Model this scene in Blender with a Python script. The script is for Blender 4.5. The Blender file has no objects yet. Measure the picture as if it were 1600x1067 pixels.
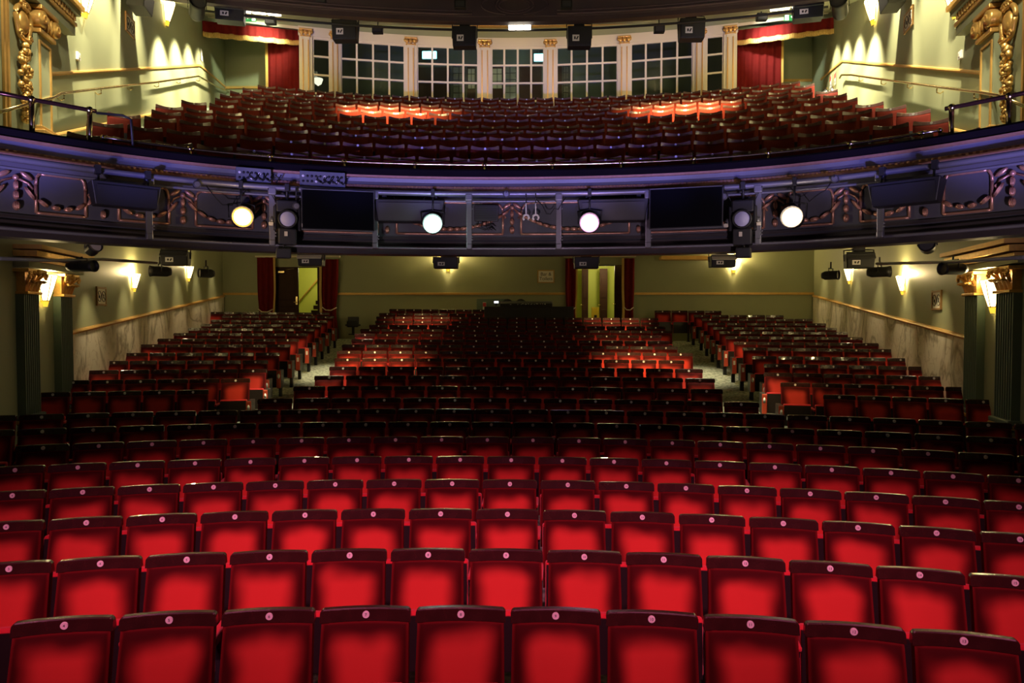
import bpy, bmesh, math, random
from mathutils import Vector, Matrix
random.seed(7)
C = bpy.context.scene.collection
PI = math.pi

# ------------------------------------------------------------------ camera
F = 1111.0; EYE = 2.48; TX = 0.20
YAW = math.atan(17/F); PITCH = math.atan(33.5/F)
cam = bpy.data.cameras.new('camera'); camo = bpy.data.objects.new('camera', cam); C.objects.link(camo)
cam.sensor_fit = 'HORIZONTAL'; cam.sensor_width = 36.0; cam.lens = 36.0*F/1600; cam.clip_end = 200; cam.clip_start = .05
camo.location = (TX, 0, EYE); camo.rotation_euler = (PI/2-PITCH, 0, YAW)
bpy.context.scene.camera = camo

# ------------------------------------------------------------------ world, exposure
w = bpy.data.worlds.new('world'); bpy.context.scene.world = w; w.use_nodes = True
w.node_tree.nodes['Background'].inputs[0].default_value = (.30, .22, .34, 1)
w.node_tree.nodes['Background'].inputs[1].default_value = .005
vs = bpy.context.scene.view_settings
vs.view_transform = 'Standard'; vs.look = 'None'; vs.gamma = 1; vs.use_curve_mapping = False; vs.exposure = 0.0
bpy.context.scene.cycles.sample_clamp_indirect = 4
bpy.context.scene.cycles.max_bounces = 5

# ------------------------------------------------------------------ large lights (stage lighting, house downlights, added unseen spots)
def aim(o, to):
    o.rotation_euler = (Vector(to)-o.location).to_track_quat('-Z', 'Y').to_euler()
def spot(loc, to, power, angle, blend=.8, col=(1,1,1), r=.15):
    l = bpy.data.lights.new('spot_light', 'SPOT'); l.energy = power; l.color = col
    l.spot_size = math.radians(angle); l.spot_blend = blend; l.shadow_soft_size = r
    o = bpy.data.objects.new('spot_light', l); C.objects.link(o); o.location = loc; aim(o, to); return o
def point(loc, power, col=(1,1,1), r=.06, parent=None):
    l = bpy.data.lights.new('point_light', 'POINT'); l.energy = power; l.color = col; l.shadow_soft_size = r
    o = bpy.data.objects.new('point_light', l); C.objects.link(o); o.location = loc
    if parent: o.parent = parent
    return o
PINK = (1, .24, .44); WARM = (1, .74, .40); AMBER = (1, .72, .30)
for x in (-3.0, -1.5, 0, 1.5, 3.0):              # stage bar over the front stalls
    spot((x, -1.5, 7.6), (x*.95, 5.22, .75), 2350, 27, 1.0, PINK, .30)
for x in (-5.4, -2.8, 0, 2.8, 5.4):              # violet wash on the balcony front from unseen spots set low
    spot((x*.85, 1.6, .9), (x, 10.0-.06*x*x, 4.20), 700, 26, 1.0, (1.0, .74, .98), .15)
for x in (-5.6, -4.4, -3.2, -2.1, -1.05, 0, 1.05, 2.1, 3.2, 4.4, 5.6):              # blue wash over the first circle rows
    spot((x*.85, 1.6, 1.6), (x, 11.5-.05*x*x, 5.34), 3600, 11, 1.0, (.26, .22, 1.0), .15)
for x, y, p in ((-2.7, 14.2, 800), (-2.7, 20.2, 720), (2.7, 14.4, 800), (2.8, 20.2, 720), (-2.6, 17.2, 160), (2.6, 17.2, 160),
                (-4.3, 12.0, 170), (-4.7, 16.2, 150), (4.5, 12.0, 170), (4.9, 16.2, 150)):
    spot((x, y-1.3, 3.28+(y-1.3-10.2)*.122), (x, y+.1, 1.0+.09*(y-10)), p, 58 if abs(x) < 4 else 40, 1.0, AMBER, .06)   # downlights under the balcony
for x in (-3.7, 3.7):                            # aisle downlights
    spot((x, 12.2, 3.5), (x, 12.6, .5), 380, 60, .9, (1, .84, .55), .06)
    spot((x*1.1, 16.2, 4.0), (x*1.1, 16.6, 1.0), 380, 60, .9, (1, .84, .55), .06)
for x, y, z, tx, ty in ((-3.2, 15.0, 9.4, -2.9, 17.4), (3.9, 15.0, 9.4, 4.0, 17.4)):
    spot((x, y, z), (tx, ty, 7.0), 3600, 62, 1.0, AMBER, .08)     # spots from the upper tier edge onto the circle
for x in (-6.5, -3.6, -1.2, 1.2, 3.6, 6.5):      # unseen spots added under the upper tier to brighten the window screen
    spot((x, 19.6-.02*x*x, 10.3), (x*1.05, 23, 10.9), 190, 75, 1.0, WARM, .08)
for s_ in (-1, 1):                               # unseen wall washers added above to brighten the circle side walls
    for d, z, p in ((9.6, 9.6, 1500), (11.0, 9.9, 2600), (12.6, 10.2, 2700), (14.2, 10.5, 2700), (16.4, 9.5, 1500), (17.7, 9.95, 1300), (18.9, 10.3, 1100), (20.0, 10.6, 700)):
        spot((s_*(6.45+.2*(d-12)), d, z), (s_*(7.25+.2*(d-12)), d+.2, z-2.2), p, 48 if d < 15 else 74, .8, (1, .88, .58), .05)
    spot((s_*6.9, 20.6, 10.9), (s_*8.9, 23.3, 10.6), 420, 80, 1.0, (.85, 1, .72) if s_ < 0 else (.85, .98, .9), .05)  # unseen spot added to lift the green recess behind the curtains
    for d in (12.0, 13.8, 15.6, 17.4, 19.2, 21.0):       # unseen downlights added to brighten the marble and stalls side walls
        spot((s_*(6.75+.2*(d-12)), d, 3.3+.122*(d-10.2)), (s_*(7.25+.2*(d-12)), d+.2, 1.5+.12*(d-10)), 75, 54, 1.0, (1, .80, .46), .05)
    spot((s_*4.6, 7.4, 9.2), (s_*6.75, 10.0, 7.0), 900, 40, 1.0, (1, .90, .64), .1)  # unseen spot added to brighten the cartouche and upper pilaster

# ------------------------------------------------------------------ pixel rays (photograph frame 1600 x 1067)
def ray(px, py):
    u = (px-800)/F; v = -(py-533.5)/F
    cy, sy, cp, sp = math.cos(YAW), math.sin(YAW), math.cos(PITCH), math.sin(PITCH)
    f = Vector((-sy*cp, cy*cp, -sp)); r = Vector((cy, sy, 0)); u_ = r.cross(f)
    return f+u*r+v*u_
O = Vector((TX, 0, EYE))
def atY(px, py, Y):
    d = ray(px, py); return O+d*(Y/d.y)
def wx(d): return 7.25+.2*(d-12)                 # half width of the house at depth d
def on_wall(px, py, inset=0):                    # hit of a pixel ray on a side wall (left px<800)
    d = ray(px, py); s = -1 if px < 800 else 1
    # |x| = 4.85+.2y - inset
    t = (4.85-inset-s*O.x)/(s*d.x-.2*d.y)
    return O+d*t
def wall_rot(s): return math.radians(101.31) if s < 0 else math.radians(-101.31)

# ------------------------------------------------------------------ materials
def mat(name, col, rough=.6, metal=0, noise=0, nscale=8, bump=0, coat=0, sheen=0, spec=.5):
    m = bpy.data.materials.new(name); m.use_nodes = True; nt = m.node_tree; b = nt.nodes['Principled BSDF']
    b.inputs['Base Color'].default_value = (*col, 1); b.inputs['Roughness'].default_value = rough
    b.inputs['Metallic'].default_value = metal; b.inputs['Coat Weight'].default_value = coat
    b.inputs['Sheen Weight'].default_value = sheen; b.inputs['Specular IOR Level'].default_value = spec
    if noise or bump:
        tc = nt.nodes.new('ShaderNodeTexCoord'); n = nt.nodes.new('ShaderNodeTexNoise')
        n.inputs['Scale'].default_value = nscale; n.inputs['Detail'].default_value = 5
        nt.links.new(tc.outputs['Object'], n.inputs['Vector'])
        if noise:
            mx = nt.nodes.new('ShaderNodeMix'); mx.data_type = 'RGBA'
            mx.inputs[6].default_value = (*[c*(1-noise) for c in col], 1)
            mx.inputs[7].default_value = (*[min(1, c*(1+noise)) for c in col], 1)
            nt.links.new(n.outputs['Fac'], mx.inputs[0]); nt.links.new(mx.outputs[2], b.inputs['Base Color'])
        if bump:
            bp = nt.nodes.new('ShaderNodeBump'); bp.inputs['Strength'].default_value = bump
            bp.inputs['Distance'].default_value = .02
            nt.links.new(n.outputs['Fac'], bp.inputs['Height']); nt.links.new(bp.outputs[0], b.inputs['Normal'])
    return m
def emit(name, col, s):
    m = bpy.data.materials.new(name); m.use_nodes = True; b = m.node_tree.nodes['Principled BSDF']
    b.inputs['Base Color'].default_value = (*col, 1)
    b.inputs['Emission Color'].default_value = (*col, 1); b.inputs['Emission Strength'].default_value = s
    return m
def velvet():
    """plush paler in the middle and darker towards the sides and top"""
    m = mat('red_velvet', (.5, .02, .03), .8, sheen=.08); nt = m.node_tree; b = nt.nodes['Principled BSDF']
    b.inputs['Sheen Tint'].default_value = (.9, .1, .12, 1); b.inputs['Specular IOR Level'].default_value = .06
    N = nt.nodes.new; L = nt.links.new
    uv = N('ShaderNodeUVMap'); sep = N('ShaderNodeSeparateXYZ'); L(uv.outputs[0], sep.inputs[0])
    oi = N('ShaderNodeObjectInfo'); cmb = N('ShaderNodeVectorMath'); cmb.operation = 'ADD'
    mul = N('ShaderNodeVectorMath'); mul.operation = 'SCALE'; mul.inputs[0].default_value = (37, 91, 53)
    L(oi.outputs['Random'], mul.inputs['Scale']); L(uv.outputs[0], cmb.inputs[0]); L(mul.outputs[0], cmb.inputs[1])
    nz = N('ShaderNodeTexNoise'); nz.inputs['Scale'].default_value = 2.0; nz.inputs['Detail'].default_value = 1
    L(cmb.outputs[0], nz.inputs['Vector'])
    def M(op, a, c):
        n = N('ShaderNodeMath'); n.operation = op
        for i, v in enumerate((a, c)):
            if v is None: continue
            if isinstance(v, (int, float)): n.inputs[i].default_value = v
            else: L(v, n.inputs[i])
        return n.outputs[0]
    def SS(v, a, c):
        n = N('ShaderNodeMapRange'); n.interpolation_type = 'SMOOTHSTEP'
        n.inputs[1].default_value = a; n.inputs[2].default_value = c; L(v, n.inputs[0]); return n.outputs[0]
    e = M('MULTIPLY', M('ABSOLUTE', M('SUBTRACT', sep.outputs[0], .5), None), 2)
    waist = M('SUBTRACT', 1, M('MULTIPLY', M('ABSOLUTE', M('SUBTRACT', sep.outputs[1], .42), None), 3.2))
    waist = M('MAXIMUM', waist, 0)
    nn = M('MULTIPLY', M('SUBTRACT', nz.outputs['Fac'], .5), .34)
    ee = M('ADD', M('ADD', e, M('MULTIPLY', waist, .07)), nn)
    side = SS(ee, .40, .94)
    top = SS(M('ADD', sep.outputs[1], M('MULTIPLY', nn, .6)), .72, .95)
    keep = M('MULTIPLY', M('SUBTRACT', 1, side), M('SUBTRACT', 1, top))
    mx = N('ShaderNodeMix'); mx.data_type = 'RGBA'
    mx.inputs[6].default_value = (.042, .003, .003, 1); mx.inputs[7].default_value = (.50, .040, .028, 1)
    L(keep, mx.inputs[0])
    rim = SS(M('MAXIMUM', e, M('ABSOLUTE', M('SUBTRACT', M('MULTIPLY', sep.outputs[1], 2), 1), None)), .91, .985)  # lighter edge line: velvet sheen painted into the colour
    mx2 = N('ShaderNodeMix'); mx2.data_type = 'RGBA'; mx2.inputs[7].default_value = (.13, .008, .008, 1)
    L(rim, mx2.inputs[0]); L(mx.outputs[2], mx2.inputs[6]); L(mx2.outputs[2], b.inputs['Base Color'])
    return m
def marble():
    m = mat('marble', (.6, .55, .45), .35); nt = m.node_tree; b = nt.nodes['Principled BSDF']; N = nt.nodes.new; L = nt.links.new
    tc = N('ShaderNodeTexCoord'); mp = N('ShaderNodeMapping'); mp.inputs['Rotation'].default_value = (.5, .3, .2); mp.inputs['Scale'].default_value = (1.2, .8, .5)
    L(tc.outputs['Object'], mp.inputs[0])
    n1 = N('ShaderNodeTexNoise'); n1.inputs['Scale'].default_value = 3.2; n1.inputs['Detail'].default_value = 9; n1.inputs['Distortion'].default_value = 2.4
    n2 = N('ShaderNodeTexNoise'); n2.inputs['Scale'].default_value = .6; n2.inputs['Detail'].default_value = 6; n2.inputs['Distortion'].default_value = 3.0
    L(mp.outputs[0], n1.inputs[0]); L(mp.outputs[0], n2.inputs[0])
    r1 = N('ShaderNodeValToRGB'); r1.color_ramp.elements[0].position = .45; r1.color_ramp.elements[1].position = .53
    r1.color_ramp.elements[0].color = (.80, .73, .60, 1); r1.color_ramp.elements[1].color = (.80, .73, .60, 1)
    x = r1.color_ramp.elements.new(.49); x.color = (.62, .54, .42, 1); L(n1.outputs['Fac'], r1.inputs[0])
    r2 = N('ShaderNodeValToRGB'); r2.color_ramp.elements[0].position = .46; r2.color_ramp.elements[1].position = .54
    r2.color_ramp.elements[0].color = (1, 1, 1, 1); r2.color_ramp.elements[1].color = (1, 1, 1, 1)
    x = r2.color_ramp.elements.new(.50); x.color = (.45, .42, .36, 1); L(n2.outputs['Fac'], r2.inputs[0])
    mx = N('ShaderNodeMix'); mx.data_type = 'RGBA'; mx.blend_type = 'MULTIPLY'; mx.inputs[0].default_value = 1
    L(r1.outputs[0], mx.inputs[6]); L(r2.outputs[0], mx.inputs[7]); L(mx.outputs[2], b.inputs['Base Color'])
    return m
def glass_pane():
    m = bpy.data.materials.new('window_glass'); m.use_nodes = True; nt = m.node_tree; nt.nodes.clear()
    t = nt.nodes.new('ShaderNodeBsdfTransparent'); g = nt.nodes.new('ShaderNodeBsdfGlossy'); g.inputs['Roughness'].default_value = .03
    t.inputs[0].default_value = (.82, .88, .86, 1)
    mx = nt.nodes.new('ShaderNodeMixShader'); mx.inputs[0].default_value = .06; o = nt.nodes.new('ShaderNodeOutputMaterial')
    nt.links.new(t.outputs[0], mx.inputs[1]); nt.links.new(g.outputs[0], mx.inputs[2]); nt.links.new(mx.outputs[0], o.inputs[0]); return m
def carpet():
    m = mat('carpet', (.28, .31, .25), .95); nt = m.node_tree; b = nt.nodes['Principled BSDF']; N = nt.nodes.new; L = nt.links.new
    tc = N('ShaderNodeTexCoord'); v = N('ShaderNodeTexVoronoi'); v.inputs['Scale'].default_value = 14; n = N('ShaderNodeTexNoise'); n.inputs['Scale'].default_value = 22
    L(tc.outputs['Object'], v.inputs['Vector']); L(tc.outputs['Object'], n.inputs['Vector'])
    mm = N('ShaderNodeMath'); mm.operation = 'MULTIPLY'; L(v.outputs['Distance'], mm.inputs[0]); L(n.outputs['Fac'], mm.inputs[1])
    r = N('ShaderNodeValToRGB'); r.color_ramp.elements[0].position = .08; r.color_ramp.elements[1].position = .34
    r.color_ramp.elements[0].color = (.13, .17, .13, 1); r.color_ramp.elements[1].color = (.40, .43, .33, 1)
    L(mm.outputs[0], r.inputs[0]); L(r.outputs[0], b.inputs['Base Color']); return m

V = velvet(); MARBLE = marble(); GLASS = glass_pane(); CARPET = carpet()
PAD = mat('red_plush', (.50, .025, .032), .85, sheen=.2, spec=.1)
ENDRED = mat('orange_red_veneer', (.50, .07, .035), .45)
WOOD = mat('mahogany', (.032, .009, .007), .26, noise=.4, nscale=14, coat=.2)
SHELL = mat('black_stained_ply', (.012, .008, .007), .4)
WOOD2 = mat('mahogany_curved_rail', (.17, .085, .075), .33, noise=.35, nscale=14, coat=.9)
PLATE = mat('white_enamel', (.85, .82, .78), .4)
INK = mat('black_ink', (.02, .02, .02), .6)
BLACK = mat('black_iron', (.012, .012, .013), .5)
BLK = mat('black_plastic', (.010, .010, .011), .55)
DKG = mat('dark_grey_metal', (.05, .05, .055), .45)
GREEN = mat('sage_paint', (.29, .305, .175), .55, noise=.06, nscale=2)
GREEN2 = mat('pilaster_green', (.13, .18, .135), .5)
PALE = mat('pale_ceiling_paint', (.42, .42, .28), .7)
DOORY = mat('corridor_paint', (.40, .42, .07), .6)
GOLD = mat('gilding', (.78, .46, .13), .34, metal=.6, noise=.25, nscale=20, bump=.25)
GILT = mat('gilt_paint', (.62, .36, .10), .42, metal=.35, noise=.15, nscale=10)
BRASS = mat('brass', (.80, .62, .30), .22, metal=1)
COPPER = mat('rose_gilding', (.62, .33, .22), .35, metal=.6, noise=.2, nscale=25, bump=.2)
CREAM = mat('cream_paint', (.70, .63, .46), .5)
SLATE = mat('slate_blue_paint', (.085, .085, .100), .45, noise=.15, nscale=3)
VELB = mat('black_plush', (.008, .006, .008), .95, spec=.05)
CIRC = mat('dark_crimson_plush', (.17, .022, .014), .85, noise=.2, nscale=5, spec=.1)
BAND = mat('grey_blue_band', (.125, .13, .145), .45, noise=.1, nscale=3)
DARKBR = mat('dark_umber_paint', (.026, .018, .018), .6, noise=.2, nscale=4)
TIER = mat('plum_brown_paint', (.060, .038, .048), .6, noise=.15, nscale=3)
TIERL = mat('plum_moulding', (.10, .065, .08), .5)
PIPE = mat('grey_steel_pipe', (.22, .22, .24), .4, metal=.5)
CURT = mat('crimson_curtain', (.13, .008, .007), .85, sheen=.0, spec=.1, noise=.25, nscale=6)
CURTB = mat('gold_curtain_edge', (.58, .36, .08), .6)
FRINGE = mat('gold_fringe', (.70, .42, .12), .55, noise=.5, nscale=40)
SCREEN = mat('tv_screen', (.004, .004, .006), .16)
SCONCE = emit('sconce_glass', (1, .86, .42), 6.0)
SCTIP = emit('amber_glass', (1, .66, .05), 1.2)
STRIP = emit('fluorescent_tube', (1, .92, .78), 9)
CYAN = emit('cyan_sign', (.35, .92, 1), 4.5)
EXG = emit('exit_green', (.05, .42, .12), .55); EXW = emit('exit_white', (.95, 1, .85), 3)
FRAME = mat('picture_frame_oak', (.36, .20, .07), .5)
PAPER = mat('sign_paper', (.90, .85, .72), .6)
DOORW = mat('dark_door_wood', (.038, .014, .008), .6, noise=.4, nscale=5, spec=.15)
LEAD = mat('leaded_glass', (.16, .17, .13), .3)
FOY = mat('foyer_paint', (.12, .14, .10), .7)
REDP = mat('red_print', (.6, .05, .05), .5)
STEEL = mat('bare_steel', (.6, .6, .6), .3, metal=.9)
YEL = mat('yellow_plastic', (.75, .50, .03), .45)
BARN = mat('worn_white_paint', (.55, .50, .42), .5)

# ------------------------------------------------------------------ mesh helpers
class MB:
    def __init__(s): s.bm = bmesh.new(); s.mats = []
    def _mi(s, m):
        if m not in s.mats: s.mats.append(m)
        return s.mats.index(m)
    def _fin(s, faces, m, smooth):
        i = s._mi(m)
        for f in faces: f.material_index = i; f.smooth = smooth
    def box(s, c, d, m, rot=None, bevel=0, taper=None):
        """c centre, d full size; taper=(sx,sy) scales the bottom face"""
        vs_ = []
        for z in (-.5, .5):
            for y in (-.5, .5):
                for x in (-.5, .5):
                    k = taper if (taper and z < 0) else (1, 1)
                    p = Vector((x*d[0]*k[0], y*d[1]*k[1], z*d[2]))
                    if rot: p = rot @ p
                    vs_.append(s.bm.verts.new(p+Vector(c)))
        q = [(0,2,3,1),(4,5,7,6),(0,1,5,4),(2,6,7,3),(0,4,6,2),(1,3,7,5)]
        fs = [s.bm.faces.new([vs_[i] for i in f]) for f in q]
        s._fin(fs, m, False)
        if bevel:
            es = list({e for f in fs for e in f.edges})
            r = bmesh.ops.bevel(s.bm, geom=es, offset=bevel, segments=2, affect='EDGES', profile=.5)
            s._fin(r['faces'], m, False)
        return s
    def grid(s, P, m, smooth=True, uv=None, closeu=False):
        """P[i][j] points; uv adds 0..1 coordinates"""
        n = len(P); k = len(P[0])
        vv = [[s.bm.verts.new(p) for p in row] for row in P]; fs = []
        lay = s.bm.loops.layers.uv.verify() if uv else None
        for i in range(n-1 if not closeu else n):
            for j in range(k-1):
                i2 = (i+1) % n
                f = s.bm.faces.new((vv[i][j], vv[i2][j], vv[i2][j+1], vv[i][j+1])); fs.append(f)
                if uv:
                    for lp, (a, b) in zip(f.loops, ((i,j),(i+1,j),(i+1,j+1),(i,j+1))):
                        lp[lay].uv = (a/(n-1), b/(k-1))
        s._fin(fs, m, smooth); return vv
    def face(s, pts, m):
        f = s.bm.faces.new([s.bm.verts.new(p) for p in pts]); s._fin([f], m, False); return s
    def prism(s, poly, z0, z1, m, xf=None, smooth=False):
        """poly list of (x,y) extruded z0..z1"""
        T = xf or (lambda p: p)
        a = [s.bm.verts.new(T(Vector((x, y, z0)))) for x, y in poly]; b = [s.bm.verts.new(T(Vector((x, y, z1)))) for x, y in poly]
        n = len(poly); fs = [s.bm.faces.new((a[i], a[(i+1) % n], b[(i+1) % n], b[i])) for i in range(n)]
        fs.append(s.bm.faces.new(a[::-1])); fs.append(s.bm.faces.new(b)); s._fin(fs, m, smooth); return s
    def tube(s, pts, r, m, n=10, caps=True, rs=None):
        pts = [Vector(p) for p in pts]; rings = []
        up0 = Vector((0, 0, 1))
        for i, p in enumerate(pts):
            t = (pts[min(i+1, len(pts)-1)]-pts[max(i-1, 0)]).normalized()
            up = up0 if abs(t.z) < .95 else Vector((1, 0, 0))
            a = t.cross(up).normalized(); b = a.cross(t); rr = rs[i] if rs else r
            rings.append([s.bm.verts.new(p+a*math.cos(2*PI*k/n)*rr+b*math.sin(2*PI*k/n)*rr) for k in range(n)])
        fs = []
        for i in range(len(rings)-1):
            for k in range(n):
                fs.append(s.bm.faces.new((rings[i][k], rings[i][(k+1) % n], rings[i+1][(k+1) % n], rings[i+1][k])))
        s._fin(fs, m, True)
        if caps: s._fin([s.bm.faces.new(rings[0][::-1]), s.bm.faces.new(rings[-1])], m, False)
        return s
    def lathe(s, prof, c, m, n=20, axis='Z', a0=0, a1=2*PI, smooth=True):
        """prof list of (r, h) about an axis through c"""
        full = abs(a1-a0-2*PI) < 1e-6; k = n if full else n+1; P = []
        for i in range(k):
            a = a0+(a1-a0)*i/n; row = []
            for r, h in prof:
                q = (r*math.cos(a), r*math.sin(a), h)
                if axis == 'Y': q = (r*math.cos(a), h, r*math.sin(a))
                if axis == 'X': q = (h, r*math.cos(a), r*math.sin(a))
                row.append(Vector(q)+Vector(c))
            P.append(row)
        s.grid(P, m, smooth, closeu=full); return s
    def ell(s, c, r, m, rot=None, nu=10, nv=7):
        P = []
        for i in range(nu):
            a = 2*PI*i/nu; row = []
            for j in range(nv+1):
                b = -PI/2+PI*j/nv; cb = max(math.cos(b), .02)
                p = Vector((r[0]*cb*math.cos(a), r[1]*cb*math.sin(a), r[2]*math.sin(b)))
                if rot: p = rot @ p
                row.append(p+Vector(c))
            P.append(row)
        s.grid(P, m, True, closeu=True); return s
    def build(s, name, parent=None, loc=None, rotz=None):
        bmesh.ops.remove_doubles(s.bm, verts=s.bm.verts, dist=1e-5)
        bmesh.ops.recalc_face_normals(s.bm, faces=s.bm.faces)
        me = bpy.data.meshes.new(name); s.bm.to_mesh(me); s.bm.free()
        for m in s.mats: me.materials.append(m)
        o = bpy.data.objects.new(name, me); C.objects.link(o)
        if parent: o.parent = parent
        if loc is not None: o.location = loc
        if rotz is not None: o.rotation_euler = (0, 0, rotz)
        return o
def tag(o, label=None, cat=None, group=None, kind=None):
    if label: o['label'] = label
    if cat: o['category'] = cat
    if group: o['group'] = group
    if kind: o['kind'] = kind
    return o
def thing(name, label, cat, loc=(0,0,0), rotz=0, group=None):
    o = bpy.data.objects.new(name, None); C.objects.link(o); o.location = loc; o.rotation_euler = (0, 0, rotz)
    o.empty_display_size = .1
    return tag(o, label, cat, group)
def struct(o, label=None): return tag(o, label, None, None, 'structure')
def copy_tree(o, parent=None):
    c = o.copy(); C.objects.link(c); c.parent = parent
    for ch in o.children: copy_tree(ch, c)
    return c
_txt = {}
def text_mesh(s, size, m, name):
    key = (s, size, m.name)
    if key not in _txt:
        cu = bpy.data.curves.new('lettering', 'FONT'); cu.body = s; cu.size = size; cu.align_x = 'CENTER'; cu.align_y = 'CENTER'; cu.extrude = .0008; cu.space_line = .95
        o = bpy.data.objects.new('lettering', cu); C.objects.link(o)
        dg = bpy.context.evaluated_depsgraph_get(); me = bpy.data.meshes.new_from_object(o.evaluated_get(dg))
        bpy.data.objects.remove(o); me.materials.clear(); me.materials.append(m); _txt[key] = me
    o = bpy.data.objects.new(name, _txt[key]); C.objects.link(o); return o
ORD = ['', 'first', 'second', 'third', 'fourth', 'fifth', 'sixth', 'seventh', 'eighth', 'ninth', 'tenth', 'eleventh', 'twelfth', 'thirteenth',
       'fourteenth', 'fifteenth', 'sixteenth', 'seventeenth', 'eighteenth', 'nineteenth', 'twentieth', 'twenty-first', 'twenty-second', 'twenty-third',
       'twenty-fourth', 'twenty-fifth', 'twenty-sixth', 'twenty-seventh', 'twenty-eighth', 'twenty-ninth', 'thirtieth', 'thirty-first', 'thirty-second', 'thirty-third', 'thirty-fourth', 'thirty-fifth']

# ------------------------------------------------------------------ rows of the stalls (parabolas) and of the circle (arcs)
TILT = -.006
ZR = [.870,.918,.962,1.006,1.056,1.118,1.167,1.224,1.283,1.381,1.482,1.581,1.689,1.796]
for y_, n_ in ((541.6,15),(533,16),(524.5,17),(517,18),(510.5,19),(504,20),(497.5,21),(492,22),(485.5,23)):
    ZR.append(atY(800, y_, 3.86+.82*(n_-1) + (.02*14))[2])
def ra(n): return 3.86+.84*(n-1) if n <= 14 else 14.78+.815*(n-14)
CU = [.0426,.0399,.0376,.0362,.0333,.0320,.0290,.0260,.0250,.0230,.021,.0195,.0175,.016,.0145,.013,.0115,.010,.009,.008,.007,.006,.006]
def rowp(n, x):                      # point of row n (1..23) at lateral x : disc height
    return Vector((x, ra(n)-CU[n-1]*x*x, ZR[n-1]+TILT*x))
def row_rot(n, x): return math.atan(-2*CU[n-1]*x)
def x_at_s(n, s):
    c = CU[n-1]; x = s
    for _ in range(20):
        q = 2*c*abs(x); L = .5*abs(x)*math.sqrt(1+q*q)+(math.asinh(q)/(4*c))
        x += (abs(s)-L)*(1 if s > 0 else -1)
    return x
def s_at_px(n, px):
    x = 0
    for _ in range(60):
        p = rowp(n, x); d = p-O; t = ray(px, 520); x += (TX+t.x/t.y*p.y - x)*.7
    c = CU[n-1]; q = 2*c*abs(x); return math.copysign(.5*abs(x)*math.sqrt(1+q*q)+math.asinh(q)/(4*c), x)
DISC_H = .92                          # number disc above the floor
# blocks: row -> list of (block name, start s, spacing, count)
ROWS = {1: [('', -2.215, .519, 10)], 2: [('', -3.025, .519, 13)], 3: [('', -3.588, .524, 15)], 4: [('', -4.084, .521, 17)],
        5: [('', -4.607, .521, 19)], 6: [('', -4.884, .520, 20)], 7: [('', -5.415, .522, 22)], 8: [('', -5.954, .521, 24)],
        9: [('', -3.427, .523, 14)],
        10: [('left', -6.848, .480, 5), ('centre', -3.190, .524, 13), ('right', 5.047, .478, 5)],
        11: [('left', -7.081, .489, 6), ('centre', -3.110, .526, 13), ('right', 4.729, .490, 6)],
        12: [('left', -7.113, .489, 6), ('centre', -3.088, .525, 13), ('right', 4.747, .498, 6)],
        13: [('left', -7.420, .496, 6), ('centre', -3.215, .524, 13), ('right', 5.027, .499, 6)],
        14: [('left', -7.511, .500, 6), ('centre', -3.389, .525, 14), ('right', 5.078, .502, 6)]}
for n, sp in ((1,.519),(2,.519),(3,.524),(4,.521),(5,.521),(6,.520),(7,.522),(8,.521)):
    b, s0, sp_, k = ROWS[n][0]; ROWS[n] = [(b, s0-sp_, sp_, k+2)]        # the cut-off seats at the frame's edges
PXR = {15: ((239.4,435.7,6),(552.3,1040.6,14),(1179,1379.5,6)), 16: ((265,449.6,6),(566.2,1028.7,14),(1164,1353.4,6)),
       17: ((289,464.8,6),(570.5,1017.3,14),(1150,1330,6)), 18: ((311,477,6),(578.6,1034.5,15),(1139,1308,6)),
       19: ((330,487.8,6),(591.8,1024.4,15),(1128.6,1291,6)), 20: ((345,498.4,6),(600.6,1015.5,15),(1119,1275,6)),
       21: ((362,509,6),(601.6,1014.5,15),(1109.6,1255,6)), 22: ((337,502,7),(605.5,742,6),(1096.7,1210,5)), 23: ((621,751,6),(1035,1114,4))}
for n, bl in PXR.items():
    ROWS[n] = []
    for a, b, k in bl:
        s0, s1 = s_at_px(n, a), s_at_px(n, b); ROWS[n].append(('', s0, (s1-s0)/(k-1), k))

CA = [10.92+.99*k for k in range(11)]
CZ = [EYE+(500-y)*a/F for y, a in zip((252.5,234.5,220,210,202,192,183.8,177,171,165,158.8), CA)]
CXC = .15
def cpt(k, x):                        # circle row k (0..10)
    R = CA[k]+.8; return Vector((x, -.8+math.sqrt(R*R-(x-CXC)**2), CZ[k]))
def cx_at_px(k, px):
    x = 0
    for _ in range(60):
        p = cpt(k, max(-9, min(9, x))); t = ray(px, 300); x += (TX+t.x/t.y*p.y-x)*.7
    return x

# ------------------------------------------------------------------ structure: floors
def floor_stalls():
    m = MB(); P = []
    xs = [-10+20*i/40 for i in range(41)]
    curves = [(-2.6, 0, 0)] + [(ra(n)-.62, CU[n-1], ZR[n-1]-DISC_H) for n in range(1, 24)] + [(23.6, .002, ZR[22]-DISC_H)]
    for y, c, z in curves:
        if y < 0: P.append([Vector((x, 1.2, ZR[0]-DISC_H-.05+TILT*x)) for x in xs])
        else: P.append([Vector((x, y-c*x*x, z+TILT*x)) for x in xs])
    m.grid(P, CARPET, False)
    return struct(m.build('floor'), 'pale patterned carpet raking up through the stalls')
floor_stalls()
def floor_circle():
    m = MB(); xs = [-8.9+17.8*i/48 for i in range(49)]; P = []
    for k in range(11):
        z = CZ[k]-DISC_H; R0 = CA[k]+.8-.80; R1 = CA[k]+.8+.19
        for R in (R0, R1):
            P.append([Vector((x, max(-.8+math.sqrt(max(R*R-(x-CXC)**2, 1)), yb(x)+.12), z)) for x in xs])
    P.append([Vector((x, 23.6, CZ[10]-DISC_H)) for x in xs])
    m.grid(P, CARPET, False)
    return struct(m.build('floor_circle'), 'stepped floor of the balcony under its seat rows')
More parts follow.
